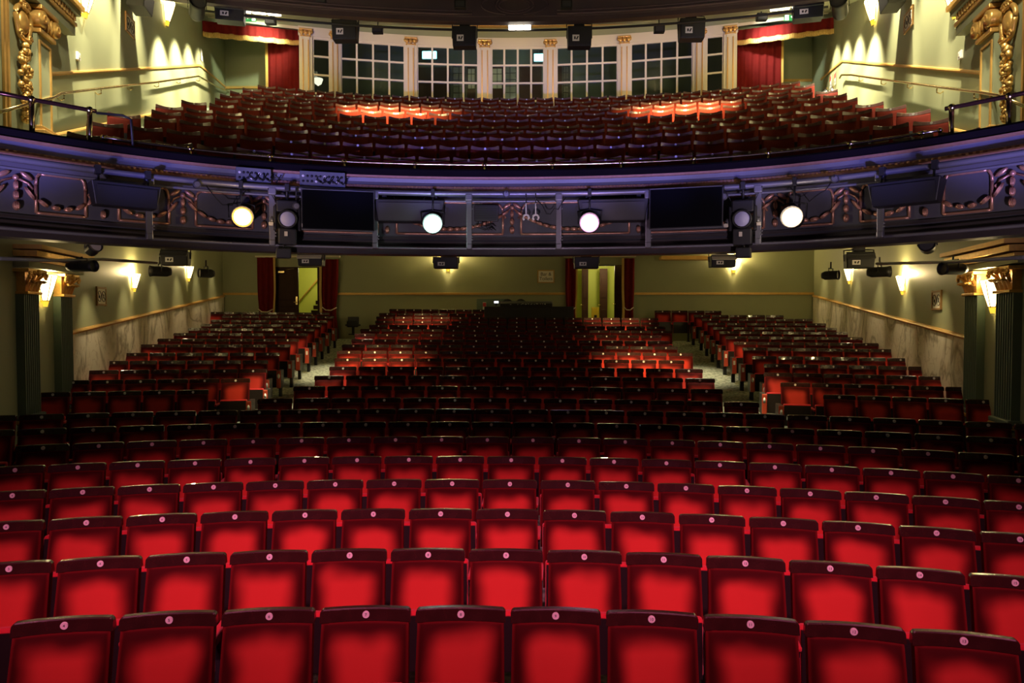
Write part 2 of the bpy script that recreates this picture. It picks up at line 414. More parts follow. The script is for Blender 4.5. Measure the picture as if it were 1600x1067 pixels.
# balcony front curve
def sag(x):
    a = abs(x); b = min(a, 5.7); v = .043*b*b+.00108*b**4
    return v+max(0, a-5.7)*(.086*5.7+.00432*5.7**3)
def yb(x): return 10.2-sag(x)
def dyb(x): e = .01; return (yb(x+e)-yb(x-e))/(2*e)
def bpt(x, out, z):                   # point 'out' metres in front of the balcony curve
    t = Vector((1, dyb(x), 0)).normalized(); n = Vector((t.y, -t.x, 0)); return Vector((x, yb(x), z))+n*out
XS = [-6.35+12.7*i/96 for i in range(97)]; XP = [-5.95+11.9*i/96 for i in range(97)]
def bal(px, py, out=0):               # pixel -> (point, rotz) on the balcony front
    x = 0
    for _ in range(80):
        p = bpt(x, out, 0); t = ray(px, py); tx = TX+t.x/t.y*p.y; x += max(-1, min(1, tx-p.x))*.5
    p = bpt(x, out, 0); t = ray(px, py); p.z = EYE+t.z/t.y*p.y
    return p, math.atan(dyb(x)), x
floor_circle()

def sweep(name, prof, m, parent=None, closed=False, xs=XS, smooth=False):
    b = MB(); P = []
    pr = prof+[prof[0]] if closed else prof
    for x in xs: P.append([bpt(x, o, EYE+z) for o, z in pr])
    b.grid(P, m, smooth); return b.build(name, parent)
def circ(o, z, r, n=8): return [(o+r*math.cos(2*PI*i/n), z+r*math.sin(2*PI*i/n)) for i in range(n)]

bf = struct(sweep('wall_balcony_front', [(-.10, 1.72), (-.10, 1.19), (-.06, 1.19), (-.06, 1.15), (-.12, 1.13), (-.12, 1.08), (-.04, 1.05), (0, 1.01), (0, .93), (-.3, .93)], SLATE),
            'dark slate curved balcony front')
tag(sweep('balcony_soffit_step', [(-.058, 1.186), (-.058, 1.152), (-.118, 1.132), (-.118, 1.082), (-.038, 1.052), (.002, 1.012), (.002, .928), (-.25, .928)], DARKBR, bf), 'dark umber lower step')
sweep('parapet', [(-.45, 1.95), (-.45, 2.13), (-.06, 2.16), (-.02, 2.13), (-.02, 2.04)], VELB, bf)
sweep('gilt_line', [(-.02, 2.04), (.015, 2.035), (.015, 2.005), (-.02, 2.0)], COPPER, bf)
sweep('grey_band', [(-.02, 2.0), (-.03, 1.95), (-.005, 1.90)], BAND, bf)
# bead course as a scalloped moulding
b = MB()
xs = [-6.3+12.6*i/520 for i in range(521)]; P = []
for i, x in enumerate(xs):
    k = .012*(i % 2); P.append([bpt(x, o, EYE+z) for o, z in ((-.02, 1.905), (.03+k, 1.89), (.036+k, 1.868), (.02, 1.850), (-.02, 1.84))])
b.grid(P, COPPER, False); b.build('bead_moulding', bf)
sweep('under_cove', [(-.02, 1.845), (-.06, 1.78), (-.10, 1.72)], SLATE, bf)
def rail_thing(name, label, cat, o, z, r, m, xs=XP):
    ob = sweep(name, circ(o, z, r), m, None, True, xs, True); return tag(ob, label, cat)
rail_thing('lighting_pipe', 'thick grey lighting pipe running round the whole balcony front below the bead course', 'pipe', .24, 1.755, .036, PIPE)
rail_thing('conduit_pipe', 'thin steel conduit just beneath the thick balcony lighting pipe', 'pipe', .16, 1.665, .018, PIPE)
rail_thing('lower_rail_pipe', 'grey pipe along the bottom edge of the balcony front', 'pipe', .14, 1.005, .020, PIPE)

# ------------------------------------------------------------------ balcony ornament: panels, festoons, drops
ANCH = [(24,'M'),(160,'m'),(285,'M'),(412,'M'),(605,'m'),(800,'M'),(998,'m'),(1212,'M'),(1323,'M'),(1447,'m'),(1583,'M')]
AX = [(bal(px, 340, -.1)[2], k) for px, k in ANCH]
AX = [(-6.2,'m')]+AX+[(6.2,'m')]
def bead(b, x, z, L, r, ang):
    p = bpt(x, -.055, EYE+z); th = math.atan(dyb(x))
    R = Matrix.Rotation(th, 3, 'Z') @ Matrix.Rotation(ang, 3, 'Y')
    b.ell(p, (L, r*.8, r), COPPER, R, 8, 6)
    for q in (-.5, 0, .5): b.ell(p+R @ Vector((0, -r*.45, q*r*.9)), (L*.9, r*.45, r*.22), COPPER, R, 6, 4)
for (x0, k0), (x1, k1) in zip(AX[:-1], AX[1:]):
    b = MB(); n = max(7, int(abs(x1-x0)/.095)); dip = .30
    for i in range(1, n):
        t = i/n; u = 2*t-1; z = 1.60-dip*(1-abs(u)**2.2); zz = 1.60-dip*(1-abs(2*(t+.02)-1)**2.2)
        ang = -math.atan2(zz-z, .02*(x1-x0)); size = .019+.014*(1-abs(u))
        bead(b, x0+(x1-x0)*t, z, math.hypot(abs(x1-x0)/n, abs(zz-z)/.02/n)*.60, size, ang)
    b.build('festoon', bf)
    # framed panel with cut corners
    b = MB(); e = .13; a, c = x0+e, x1-e; r = .018
    top = [a+(c-a)*i/10 for i in range(11)]
    b.tube([bpt(x, -.085, EYE+1.235) for x in top], r, COPPER, 6)
    b.tube([bpt(x, -.085, EYE+1.685) for x in top[1:-1]], r, COPPER, 6)
    for x, s in ((a, 1), (c, -1)):
        b.tube([bpt(x, -.085, EYE+z) for z in (1.235, 1.40, 1.55)], r, COPPER, 6)
        d = top[1]-top[0]
        b.tube([bpt(x+s*d*(1-math.cos(q)), -.085, EYE+1.685-.13*(1-math.sin(q))) for q in (0, .4, .8, 1.2, PI/2)], r, COPPER, 6)
    b.build('panel_moulding', bf)
for x, k in AX[1:-1]:
    b = MB(); zs = (1.52, 1.41, 1.29) if k == 'M' else (1.50, 1.28)
    for i, z in enumerate(zs): bead(b, x, z, .056, .028+.005*i, PI/2)
    for s in (-1, 1):                  # bow loops and curled ribbon ends
        th = math.atan(dyb(x)); R = Matrix.Rotation(th, 3, 'Z') @ Matrix.Rotation(s*.6, 3, 'Y')
        b.ell(bpt(x+s*.07, -.07, EYE+1.64), (.075, .022, .028), COPPER, R, 8, 5)
        b.tube([bpt(x+s*q, -.08, EYE+z) for q, z in ((.02, 1.60), (.08, 1.56), (.11, 1.50), (.09, 1.46))], .014, COPPER, 6)
    b.ell(bpt(x, -.06, EYE+1.61), (.035, .03, .035), COPPER, None, 8, 5)
    b.build('ribbon_drop', bf)

# ------------------------------------------------------------------ walls
def side_wall(s, name):
    m = MB(); t = .25
    for a, b_ in ((1.0, 23.6),):
        q = [(s*wx(a), a), (s*wx(b_), b_), (s*(wx(b_)+t), b_), (s*(wx(a)+t), a)]
        m.prism(q if s > 0 else q[::-1], -.8, 13.0, GREEN)
    return struct(m.build(name), 'sage green painted side wall')
WL = side_wall(-1, 'wall_left'); WR = side_wall(1, 'wall_right')
def wallpt(s, d, z, inset=0):        # point on side wall, inset into the room
    n = Vector((-s, .2, 0)).normalized(); return Vector((s*wx(d), d, z))+n*inset
def wall_strip(s, name, pts, m, inset, h, parent=None, base=None):
    """moulding following (d,z) stations on a side wall"""
    b = MB(); P = []
    for d, z in pts:
        P.append([wallpt(s, d, z+dz, i) for i, dz in ((-.01, h/2), (inset, h*.4), (inset*1.25, 0), (inset, -h*.4), (-.01, -h/2))])
    b.grid(P, m, False); return b.build(name, parent)
def on_px(px, py): p = on_wall(px, py); return p.y, p.z
for s, nm in ((-1, 'left'), (1, 'right')):
    a = on_px(105, 521) if s < 0 else on_px(1517, 529); e = (22.55, 3.24)
    wall_strip(s, 'trim_1' if s < 0 else 'trim_2', [a, e], GILT, .05, .075)['kind'] = 'structure'
    b = MB(); P = [[wallpt(s, d, zz, .03) for zz in (z, -.3)] for d, z in (a, e)]
    b.grid(P, MARBLE, False)
    b.face([wallpt(s, a[0], a[1], .03), wallpt(s, a[0], -.3, .03), wallpt(s, a[0], -.3, 0), wallpt(s, a[0], a[1], 0)], MARBLE)
    struct(b.build('baseboard_'+nm), 'veined cream marble dado rising along the side wall')
    up = ([(75,116),(312,102),(352,136)] if s < 0 else [(1548,115),(1317,95),(1283,124)])
    st = [on_px(*p) for p in up]
    wall_strip(s, 'trim_3' if s < 0 else 'trim_4', st, GILT, .025, .065)['kind'] = 'structure'
    lo = ([(75,213),(268,172)] if s < 0 else [(1535,212),(1345,172)])
    st = [on_px(*p) for p in lo]
    wall_strip(s, 'trim_5' if s < 0 else 'trim_6', st, GILT, .04, .07)['kind'] = 'structure'

# back wall of the stalls with two doorways
YBK = 22.6
ZFB = ZR[22]-DISC_H                    # floor at the back
def bx(px): return atY(px, 450, YBK).x
D1 = (bx(429), bx(499)); D2 = (bx(899), bx(974)); ZD = atY(450, 417, YBK).z; ZD2 = atY(940, 414, YBK).z
m = MB()
for x0, x1, z0, z1 in ((-10, D1[0], 0, 5.4), (D1[0], D1[1], ZD, 5.4), (D1[1], D2[0], 0, 5.4), (D2[0], D2[1], ZD2, 5.4), (D2[1], 10, 0, 5.4)):
    m.box(((x0+x1)/2, YBK+.1, (z0+z1)/2), (x1-x0, .2, z1-z0), GREEN)
struct(m.build('wall_back'), 'sage green back wall of the stalls with two doorways')
m = MB()
zr = atY(640, 459, YBK).z
for a, b_ in ((331, 405), (516, 884), (990, 1292)):
    x0, x1 = bx(a), bx(b_); m.box(((x0+x1)/2, YBK-.02, zr), (x1-x0, .05, .075), GILT, bevel=.01)
struct(m.build('trim_7'), 'gilt dado rail along the stalls back wall')
# soffit under the circle
m = MB(); P = []
for x in XS:
    f = bpt(x, -.2, EYE+.93); bk = Vector((x*1.56, YBK+.05, EYE+2.45)); P.append([f+(bk-f)*t for t in (0, .25, .5, .75, 1)])
m.grid(P, PALE, True); struct(m.build('ceiling'), 'pale sloping soffit under the balcony')
m = MB()
x0, x1 = bx(1029), bx(1120); m.box(((x0+x1)/2, YBK-.25, EYE+1.93), (x1-x0, .4, .12), GILT, bevel=.01); struct(m.build('trim_8'), 'gilt box moulding above the right doorway')

# corridors beyond the doorways
def corridor(x0, x1, name):
    m = MB(); y0, y1, z0, z1 = YBK+.2, YBK+2.6, ZFB, ZFB+2.75; a, b_ = x0-.5, x1+.9
    m.face([(a,y1,z0),(b_,y1,z0),(b_,y1,z1),(a,y1,z1)], DOORY); m.face([(a,y0,z0),(a,y1,z0),(a,y1,z1),(a,y0,z1)], DOORY)
    m.face([(b_,y0,z0),(b_,y1,z0),(b_,y1,z1),(b_,y0,z1)], DOORY); m.face([(a,y0,z1),(b_,y0,z1),(b_,y1,z1),(a,y1,z1)], PALE)
    m.face([(a,y0,z0),(b_,y0,z0),(b_,y1,z0),(a,y1,z0)], CARPET)
    struct(m.build(name), 'yellow green corridor seen through a doorway')
    point(((x0+x1)/2+.3, y0+.9, z1-.35), 55, (1, .88, .45), .12)
corridor(*D1, 'wall_corridor_left'); corridor(*D2, 'wall_corridor_right')
# left door: closed leaf, brass closer, stair and handrail beyond
d1 = struct(MB().box((0, 0, 0), (.02, .02, .02), DOORW).build('door_1'), 'dark wooden double doorway with one leaf open')
m = MB(); xm = bx(466)
z1 = ZD
m.box(((D1[0]+xm)/2, YBK+.06, (ZFB+z1)/2), (xm-D1[0]-.02, .05, z1-ZFB-.02), DOORW)
for q in (.28, .72): m.box(((D1[0]+xm)/2, YBK+.03, ZFB+(z1-ZFB)*q), ((xm-D1[0])*.66, .02, (z1-ZFB)*.34), DOORW, bevel=.008)
m.build('door_leaf', d1)
m = MB().box(((xm-.06), YBK+.02, ZFB+1.25), (.06, .02, .26), BRASS); m.tube([(xm-.06, YBK+.0, ZFB+1.2), (xm-.06, YBK-.06, ZFB+1.2), (xm-.14, YBK-.06, ZFB+1.2)], .012, BRASS, 8); m.build('door_handle', d1)
m = MB().box((D1[0]+.22, YBK-.0, z1-.16), (.22, .06, .07), BRASS, bevel=.01); m.tube([(D1[0]+.3, YBK-.03, z1-.1), (D1[0]+.65, YBK-.05, z1-.06)], .01, BRASS, 6); m.build('door_closer', d1)
m = MB().box((D1[1]-.03, YBK+.12, (ZFB+z1)/2), (.10, .12, z1-ZFB), DOORW).box(((D1[0]+D1[1])/2, YBK+.1, z1+.03), (D1[1]-D1[0]+.1, .14, .1), DOORW); m.build('door_frame', d1)
st = thing('staircase', 'carpeted stair rising behind the open left doorway', 'stairs')
m = MB()
for i in range(9):
    xa_ = atY(474+3.6*i, 480, YBK+1.75).x; xb_ = D1[1]+.8; z = ZFB+.165*i
    m.box(((xa_+xb_)/2, YBK+1.75, z+.065), (xb_-xa_, .9, .13), DOORW); m.box(((xa_+xb_)/2, YBK+1.74, z+.148), (xb_-xa_+.03, .94, .035), DOORY)
m.build('steps', st)
m = MB().tube([atY(466, 473, YBK+2.4), atY(500, 432, YBK+2.4), atY(505, 430, YBK+2.4)], .028, GILT, 8); tag(m.build('stair_handrail'), 'gilt handrail sloping up the wall behind the left doorway', 'handrail')
d2 = struct(MB().box((0, 0, 0), (.02, .02, .02), DOORW).build('door_2'), 'doorway to the bar corridor with dark doors')
d1.location = (D1[0]-.02, YBK+.12, ZFB+.05); d2.location = (D2[0]-.02, YBK+.12, ZFB+.05)
for ch in d1.children: ch.matrix_parent_inverse = Matrix.Translation(-d1.location)
m = MB().box((D2[1]+.02, YBK+.08, (ZFB+ZD2)/2), (.10, .16, ZD2-ZFB), DOORW).box(((D2[0]+D2[1])/2, YBK+.1, ZD2+.06), (D2[1]-D2[0]+.1, .14, .16), DOORW); o = m.build('door_frame', d2); o.matrix_parent_inverse = Matrix.Translation(-d2.location)
for i, (a, b_, y) in enumerate(((909, 919, 2.3), (937, 949, 2.0), (960, 972, .5))):
    x0, x1 = atY(a, 450, YBK+y).x, atY(b_, 450, YBK+y).x
    m = MB().box(((x0+x1)/2, YBK+y, ZFB+1.2), (x1-x0, .06, 2.4), DOORW)
    for q in (.25, .75): m.box(((x0+x1)/2, YBK+y-.035, ZFB+2.4*q), ((x1-x0)*.6, .02, .8), DOORW, bevel=.006)
    o = struct(m.build('door_%d' % (i+3)), 'dark panelled door in the bar corridor')
    h = MB().tube([(x0+.04, YBK+y-.05, ZFB+1.15), (x0-.08, YBK+y-.07, ZFB+1.15)], .012, BRASS, 6).build('door_handle', o)
t = thing('wet_floor_sign', 'yellow folding caution board standing in the right doorway', 'sign', (atY(930, 485, YBK+1.2).x, YBK+1.2, ZFB))
for s in (-1, 1):
    m = MB().box((0, s*.09, .53), (.24, .02, 1.06), YEL, Matrix.Rotation(s*.09, 3, 'X'), .005)
    if s < 0: m.box((0, -.097, .72), (.09, .01, .16), INK, Matrix.Rotation(-.09, 3, 'X'))
    m.build('panel', t)

# curtains
def curtain(name, label, x0, x1, y, z0, z1, folds, group=None, tie=None, edge=None, swing=0, amp=.06):
    t = thing(name, label, 'curtain', ((x0+x1)/2, y, z0), 0, group); W = x1-x0; H = z1-z0; n = folds*8; P = []
    def row(off):
        R = []
        for i in range(n+1):
            u = i/n; col = []
            for j in range(13):
                v = j/12; k = 1.0
                if tie is not None: k = 1-.16*math.exp(-((v-tie)/.16)**2)
                xx = (u-.5)*W*k + swing*W*.14*math.exp(-((v-(tie or .3))/.35)**2)
                col.append(Vector((xx, off+amp*math.sin(u*folds*2*PI+.5*math.sin(v*3))*(.5+.5*(1-v)), v*H)))
            R.append(col)
        return R
    m = MB(); m.grid(row(-.012), CURT); m.grid(row(.012), CURT); m.build('drape', t)
    if edge is not None:
        A = row(-.02); col = A[0] if edge < 0 else A[-1]; m = MB()
        m.grid([[p+Vector((dx, -.02, 0)) for p in col] for dx in (-.035, .035)], CURTB); m.grid([[p+Vector((dx, .01, 0)) for p in col] for dx in (-.035, .035)], CURTB)
        m.build('gold_edge', t)
    if tie is not None:
        m = MB(); zz = tie*H; m.tube([(-W*.42, -.07, zz+.1), (-W*.2, -.085, zz+.01), (W*.1, -.085, zz), (W*.42, -.07, zz+.09)], .016, CREAM, 8); m.build('tieback_rope', t)
    return t
zt = atY(410, 403, YBK).z
curtain('doorway_curtain', 'crimson curtain tied back on the left of the left doorway', bx(405), bx(432), YBK-.16, ZFB+.03, zt, 3, 'stalls doorway curtains', .33, 1)
curtain('doorway_curtain', 'crimson curtain tied back on the right of the left doorway', bx(504), bx(531), YBK-.16, ZFB+.03, zt-.06, 3, 'stalls doorway curtains', .36, -1, -.6)
curtain('doorway_curtain', 'dark crimson curtain tied back on the left of the right doorway', bx(883), bx(900), YBK-.16, ZFB+.03, zt-.04, 2, 'stalls doorway curtains', .36, 1)
curtain('doorway_curtain', 'dark crimson curtain tied back on the right of the right doorway', bx(972), bx(990), YBK-.16, ZFB+.03, zt-.04, 2, 'stalls doorway curtains', .36, -1)
for a, b_, k in ((405, 531, 9), (883, 990, 10)):
    x0, x1 = bx(a), bx(b_); m = MB().box(((x0+x1)/2, YBK-.14, zt+.03), (x1-x0+.1, .12, .05), CREAM); struct(m.build('trim_%d' % k), 'pale curtain batten over a doorway')

# ------------------------------------------------------------------ circle: back walls, windows, foyer
def yw(x): return 23.0-.0235*x*x
def wpt(px, py):
    x = 0
    for _ in range(60):
        t = ray(px, py); x += (TX+t.x/t.y*yw(x)-x)*.7
    t = ray(px, py); return Vector((x, yw(x), EYE+t.z/t.y*yw(x)))
Z0 = CZ[10]-DISC_H; ZWT = wpt(808, 75).z; ZBOT = ZWT-4*(27.2*23/F)
def wfx(px): return wpt(px, 90).x
PIL = [(467,489,1),(515,533,2),(632,652,1),(747,768,1),(850,870,1),(965,986,1),(1082,1104,2),(1130,1152,1)]
WIN = [(489,515,1),(533,632,4),(652,747,4),(768,850,4),(870,965,4),(986,1082,4),(1104,1130,1)]
def arc_box(m, xa, xb, z0, z1, o0, o1, M, n=6):
    P = []
    for i in range(n+1):
        x = xa+(xb-xa)*i/n; y = yw(x); P.append([Vector((x, y-o0, z0)), Vector((x, y-o0, z1)), Vector((x, y-o1, z1)), Vector((x, y-o1, z0)), Vector((x, y-o0, z0))])
    m.grid(P, M, False)
    for row in (P[0], P[-1]): m.face(row[:4], M)
ZF = (ZWT+.02, ZWT+.30, ZWT+.62, ZWT+.78)      # head beam, frieze, dentil
m = MB(); XL, XR = wfx(467), wfx(1152)
arc_box(m, XL, XR, ZF[0], ZF[1], .06, -.12, CREAM, 30); arc_box(m, XL-2.6, XR+2.6, ZF[1], ZF[2], .0, -.12, GREEN, 30)
arc_box(m, XL, XR, Z0, ZBOT, .05, -.12, CREAM, 30)
struct(m.build('wall_window_screen'), 'cream glazed screen wall behind the circle with green frieze')
m = MB(); arc_box(m, XL-2.6, XR+2.6, ZF[2], ZF[3], .16, 0, GILT, 30)
n = 190
for i in range(n):
    x = XL-2.5+(XR-XL+5)*i/n; m.box((x, yw(x)-.18, ZF[2]+.05), (.055, .05, .07), GOLD)
struct(m.build('trim_11'), 'gilt dentil cornice above the circle windows')
m = MB(); arc_box(m, XL-2.6, XR+2.6, ZF[2]-.42, ZF[2]-.34, .05, 0, CREAM, 30); struct(m.build('trim_12'), 'cream picture moulding above curtains')
for i, (a, b_, k) in enumerate(PIL):
    xa, xb = wfx(a), wfx(b_); xc = (xa+xb)/2; th = math.atan(-.047*xc); W = xb-xa
    t = thing('window_pilaster', 'cream gilt-lined pilaster, %s from the left along the circle windows' % ORD[i+1], 'pilaster', (xc, yw(xc)-.02, Z0), th, 'circle window pilasters')
    m = MB().box((0, 0, (ZF[0]-Z0)/2+.05), (W*.98, .18, ZF[0]-Z0+.1), CREAM); m.box((0, -.10, (ZF[0]-Z0)/2), (W*.62, .05, ZF[0]-Z0), CREAM, bevel=.01); m.build('shaft', t)
    m = MB()
    for s in (-1, 1): m.box((s*W*.20, -.13, (ZF[0]-Z0)/2-.05), (.035, .02, ZF[0]-Z0-.2), GILT)
    m.build('gilt_fillet', t)
    m = MB(); zc = ZF[0]-Z0+.02
    m.box((0, -.10, zc+.13), (W*.98, .16, .05), GOLD, bevel=.01); m.box((0, -.09, zc-.06), (W*.8, .12, .03), GOLD)
    for s in (-1, 0, 1): m.ell((s*W*.3, -.15, zc+.04), (W*.16, .05, .085), GOLD, None, 8, 5)
    for s in (-1, 1): m.lathe([(.01, -.04), (.05, -.03), (.05, .03), (.01, .04)], (s*W*.42, -.14, zc+.06), GOLD, 10, 'Y')
    m.build('capital', t)
for i, (a, b_, k) in enumerate(WIN):
    xa, xb = wfx(a)-.02, wfx(b_)+.02; xc = (xa+xb)/2; ya = (yw(xa)+yw(xb))/2; th = math.atan2(yw(xb)-yw(xa), xb-xa); W = math.hypot(xb-xa, yw(xb)-yw(xa))
    m = MB(); H = ZWT-ZBOT
    for q in range(k+1): m.box((-W/2+W*q/k, 0, H/2), (.06 if 0 < q < k else .10, .06, H), CREAM)
    for q in range(5): m.box((0, 0, H*q/4), (W, .055, .055 if 0 < q < 4 else .10), CREAM)
    w_ = struct(m.build('window_%d' % (i+1), None, (xc, ya, ZBOT), th), 'cream small-paned window behind the circle')
    MB().box((0, .01, H/2), (W, .008, H), GLASS).build('pane', w_)
# green end walls of the circle back, beside the screen
m = MB()
for s, xe in ((-1, XL), (1, XR)):
    a, b_ = xe-s*.02, s*9.75; m.box(((a+b_)/2, 23.4, (Z0+ZF[2])/2), (abs(b_-a), .2, ZF[2]-Z0+.3), GREEN)
struct(m.build('wall_back_circle'), 'green back wall beyond the circle curtains')
m = MB()
for a, b_, y in ((352, 415, 137), (1224, 1283, 126)):
    p, q = atY(a, y, 23.28), atY(b_, y, 23.28); m.box(((p.x+q.x)/2, 23.27, p.z), (q.x-p.x, .05, .08), GILT)
struct(m.build('trim_13'), 'gilt dado rail at the circle back corners')
# access panel lines on the right green wall
p, q = atY(1224, 97, 23.29), atY(1282, 150, 23.29)
m = MB().box(((p.x+q.x)/2, 23.285, (p.z+q.z)/2), (q.x-p.x, .02, abs(p.z-q.z)), GREEN, bevel=.004); struct(m.build('door_6'), 'flush green access panel at the right rear of the circle')
# foyer behind the windows
m = MB(); yf = 27.0; a = 9.0; zf0, zf1 = Z0-.1, ZF[2]+1.4
m.face([(-a,yf,zf0),(a,yf,zf0),(a,yf,zf1),(-a,yf,zf1)], FOY); m.face([(-a,23.5,zf0),(a,23.5,zf0),(a,yf,zf0),(-a,yf,zf0)], CARPET)
m.face([(-a,23.2,zf1),(a,23.2,zf1),(a,yf,zf1),(-a,yf,zf1)], FOY)
for s in (-1, 1): m.face([(s*a,23.5,zf0),(s*a,yf,zf0),(s*a,yf,zf1),(s*a,23.5,zf1)], FOY)
struct(m.build('wall_foyer'), 'dim green foyer behind the circle windows')
for i, (pa, pb, lead) in enumerate(((654, 703, 0), (708, 727, 1), (730, 743, 2), (768, 786, 2), (788, 806, 1), (812, 846, 0), (871, 878, 0), (880, 888, 1), (640, 646, 1))):
    xa, xb = atY(pa, 110, yf-.05).x, atY(pb, 110, yf-.05).x; zt_ = atY(700, 106, yf).z; W = xb-xa
    m = MB().box(((xa+xb)/2, yf-.05, (zf0+zt_)/2), (W, .06, zt_-zf0), LEAD if lead == 1 else DOORW)
    if lead == 2: m.box(((xa+xb)/2, yf-.09, zt_-.45), (W*.8, .02, .75), PALE)
    if lead:
        z0_ = zf0 if lead == 1 else zt_-.82; kx = max(2, int(W/.17)); kz = int((zt_-z0_)/.24)
        for q in range(kx+1): m.box((xa+W*q/kx, yf-.105, (z0_+zt_)/2), (.02, .02, zt_-z0_), INK)
        for q in range(kz+1): m.box(((xa+xb)/2, yf-.105, z0_+(zt_-z0_)*q/kz), (W, .02, .02), INK)
    else: m.box((xa+W*.5, yf-.09, (zf0+zt_)/2), (.05, .03, zt_-zf0), DOORW)
    struct(m.build('door_%d' % (i+7)), 'dark foyer door with leaded lights')
for px, py, wd, pos in ((671, 86, 22, 'left'), (842, 90, 15, 'right')):
    p = atY(px, py, 26.6); t = thing('illuminated_sign', 'glowing cyan sign hanging in the foyer, %s of the two' % pos, 'sign', p, 0, 'foyer signs')
    MB().box((0, 0, 0), (wd*26.6/F, .06, .26), CYAN).build('lit_face', t); MB().box((0, .05, .0), (wd*26.6/F+.06, .05, .32), BLK).tube([(0, .04, .16), (0, .04, .92)], .015, BLK, 6).build('housing', t)
    point((0, -.25, -.05), 7, (.4, .95, 1), .08, t)
point((0, 25.0, ZF[0]-.2), 70, (1, .86, .6), .2)
p = atY(497, 126, 23.7); t = thing('foyer_wall_light', 'white bowl wall light glowing behind the narrow left window', 'wall light', p)
MB().lathe([(.02, -.16), (.11, -.10), (.16, .04), (.155, .06), (0, .05)], (0, 0, 0), emit('white_bowl', (1, .9, .7), 1.6), 14).build('bowl', t); MB().box((-.08, 0, .22), (.1, .05, .16), PLATE).build('back_plate', t)

# circle curtains + swagged pelmets
for s in (-1, 1):
    nm = 'left' if s < 0 else 'right'; y = 22.2
    pts = ((417, 467), ) if s < 0 else ((1152, 1222), ); a, b_ = pts[0]
    x0, x1 = atY(a, 100, y).x, atY(b_, 100, y).x; zc = atY(440, 62, y).z
    curtain('exit_curtain', 'long crimson curtain hanging at the %s end of the circle windows' % nm, x0, x1, y, CZ[10]-DISC_H+.03, zc, 6 if s > 0 else 5, 'circle exit curtains', None, s, amp=.05)
    a, b_ = (316, 466) if s < 0 else (1152, 1310); ya, yb_ = (20.3, 22.0) if s < 0 else (22.0, 20.3)
    A, B = atY(a, 48 if s < 0 else 62, ya), atY(b_, 62 if s < 0 else 42, yb_)
    t = thing('curtain_pelmet', 'crimson pelmet with gold tassel fringe at the %s rear of the circle' % nm, 'pelmet', A, 0, 'circle pelmets')
    D = B-A; n = 64; P = []
    nrm = Vector((D.y, -D.x, 0)).normalized()
    for i in range(n+1):
        u = i/n; p = D*u; wv = .03*math.sin(i*1.3); sc = .025*abs(math.sin(u*7*PI))
        P.append([p+nrm*(wv*.4)+Vector((0, 0, .28)), p+nrm*(wv+.03)+Vector((0, 0, .12)), p+nrm*(wv+.04)+Vector((0, 0, -.06-sc))])
    m = MB(); m.grid(P, CURT); m.grid([[q-nrm*.02 for q in r] for r in P], CURT); m.build('valance', t)
    m = MB()
    for i in range(0, n, 1):
        u = (i+.5)/n; sc = .025*abs(math.sin(u*7*PI)); p = D*u+nrm*.05+Vector((0, 0, -.10-sc)); m.ell(p, (.035, .03, .085), FRINGE, None, 6, 4)
    m.build('tassel_fringe', t)

# ------------------------------------------------------------------ upper tier: fascia, soffit
def y2(x): return 17.0-.024*x*x
ZE = EYE+460*17/F
m = MB(); P = []
XT = [-9+18*i/60 for i in range(61)]
for x in XT: P.append([Vector((x, y2(x)+o, ZE+z)) for o, z in ((-.4, 2.6), (-.35, 1.5), (-.10, .62), (-.02, .12), (.0, .10), (.0, 0), (.2, 0))])
m.grid(P, TIER, False); tier = struct(m.build('wall_upper_tier_front'), 'dark plum front of the upper tier overhead')
for z, o, r in ((.15, -.05, .03), (.22, -.06, .02), (.56, -.12, .03), (.64, -.13, .02)):
    for sa, sb in ((-9, -1.0), (1.0, 9)):
        m = MB(); m.tube([(x, y2(x)+o, ZE+z) for x in [sa+(sb-sa)*i/20 for i in range(21)]], r, TIERL, 6); m.build('ridge_moulding', tier)
for rx, rz in ((.45, .19), (.36, .14), (.78, .22)):
    rg = (0, 2*PI) if rx < .7 else None
    m = MB()
    if rg: m.tube([(rx*math.cos(q), y2(0)-.07-.02*math.sin(q), ZE+.36+rz*math.sin(q)) for q in [2*PI*i/32 for i in range(33)]], .018, TIERL, 6)
    else:
        for s in (-1, 1): m.tube([(s*rx*math.cos(q), y2(0)-.07-.02*math.sin(q), ZE+.36+rz*math.sin(q)) for q in [-1.3+2.6*i/16 for i in range(17)]], .018, TIERL, 6)
    m.build('oval_moulding', tier)
m = MB(); m.grid([[Vector((x, y2(x)+.2, ZE)), Vector((x, y2(x)+.9, ZE+.28)), Vector((x, 24.0, ZF[3]+.35))] for x in XT], PALE, False)
struct(m.build('ceiling_circle'), 'pale sloping ceiling under the upper tier')
# strip lights at the tier edge
for i, (px, py, L, lab) in enumerate(((405, 17, 1.05, 'bright strip light at the left of the upper tier edge'), (1236, 9, 1.0, 'bright strip light at the right of the upper tier edge'), (812, 43, .55, 'small lit fitting at the middle of the upper tier edge'))):
    p = atY(px, py, 17.6 if i < 2 else 17.3); t = thing('strip_light', lab, 'strip light', p, (.25, -.25, 0)[i], 'tier edge lights')
    n = (3, 2, 3)[i]
    for k in range(n): MB().box((-L/2+L*(k+.5)/n, 0, 0), (L/n*.9, .12, .13 if i < 2 else .10), STRIP, bevel=.01).build('lamp_face', t)
    MB().box((0, .07, .08), (L*1.05, .12, .08), DKG).build('housing', t)
    point((0, .2, -.25), (10, 10, 5)[i], (1, .88, .62), .15, t)
rail_xs = [-7+14*i/40 for i in range(41)]
m = MB().tube([(x, y2(x)+.35, ZE-.06) for x in rail_xs], .03, BLK, 8); tag(m.build('bar_pipe'), 'black pipe slung below the edge of the upper tier', 'pipe')

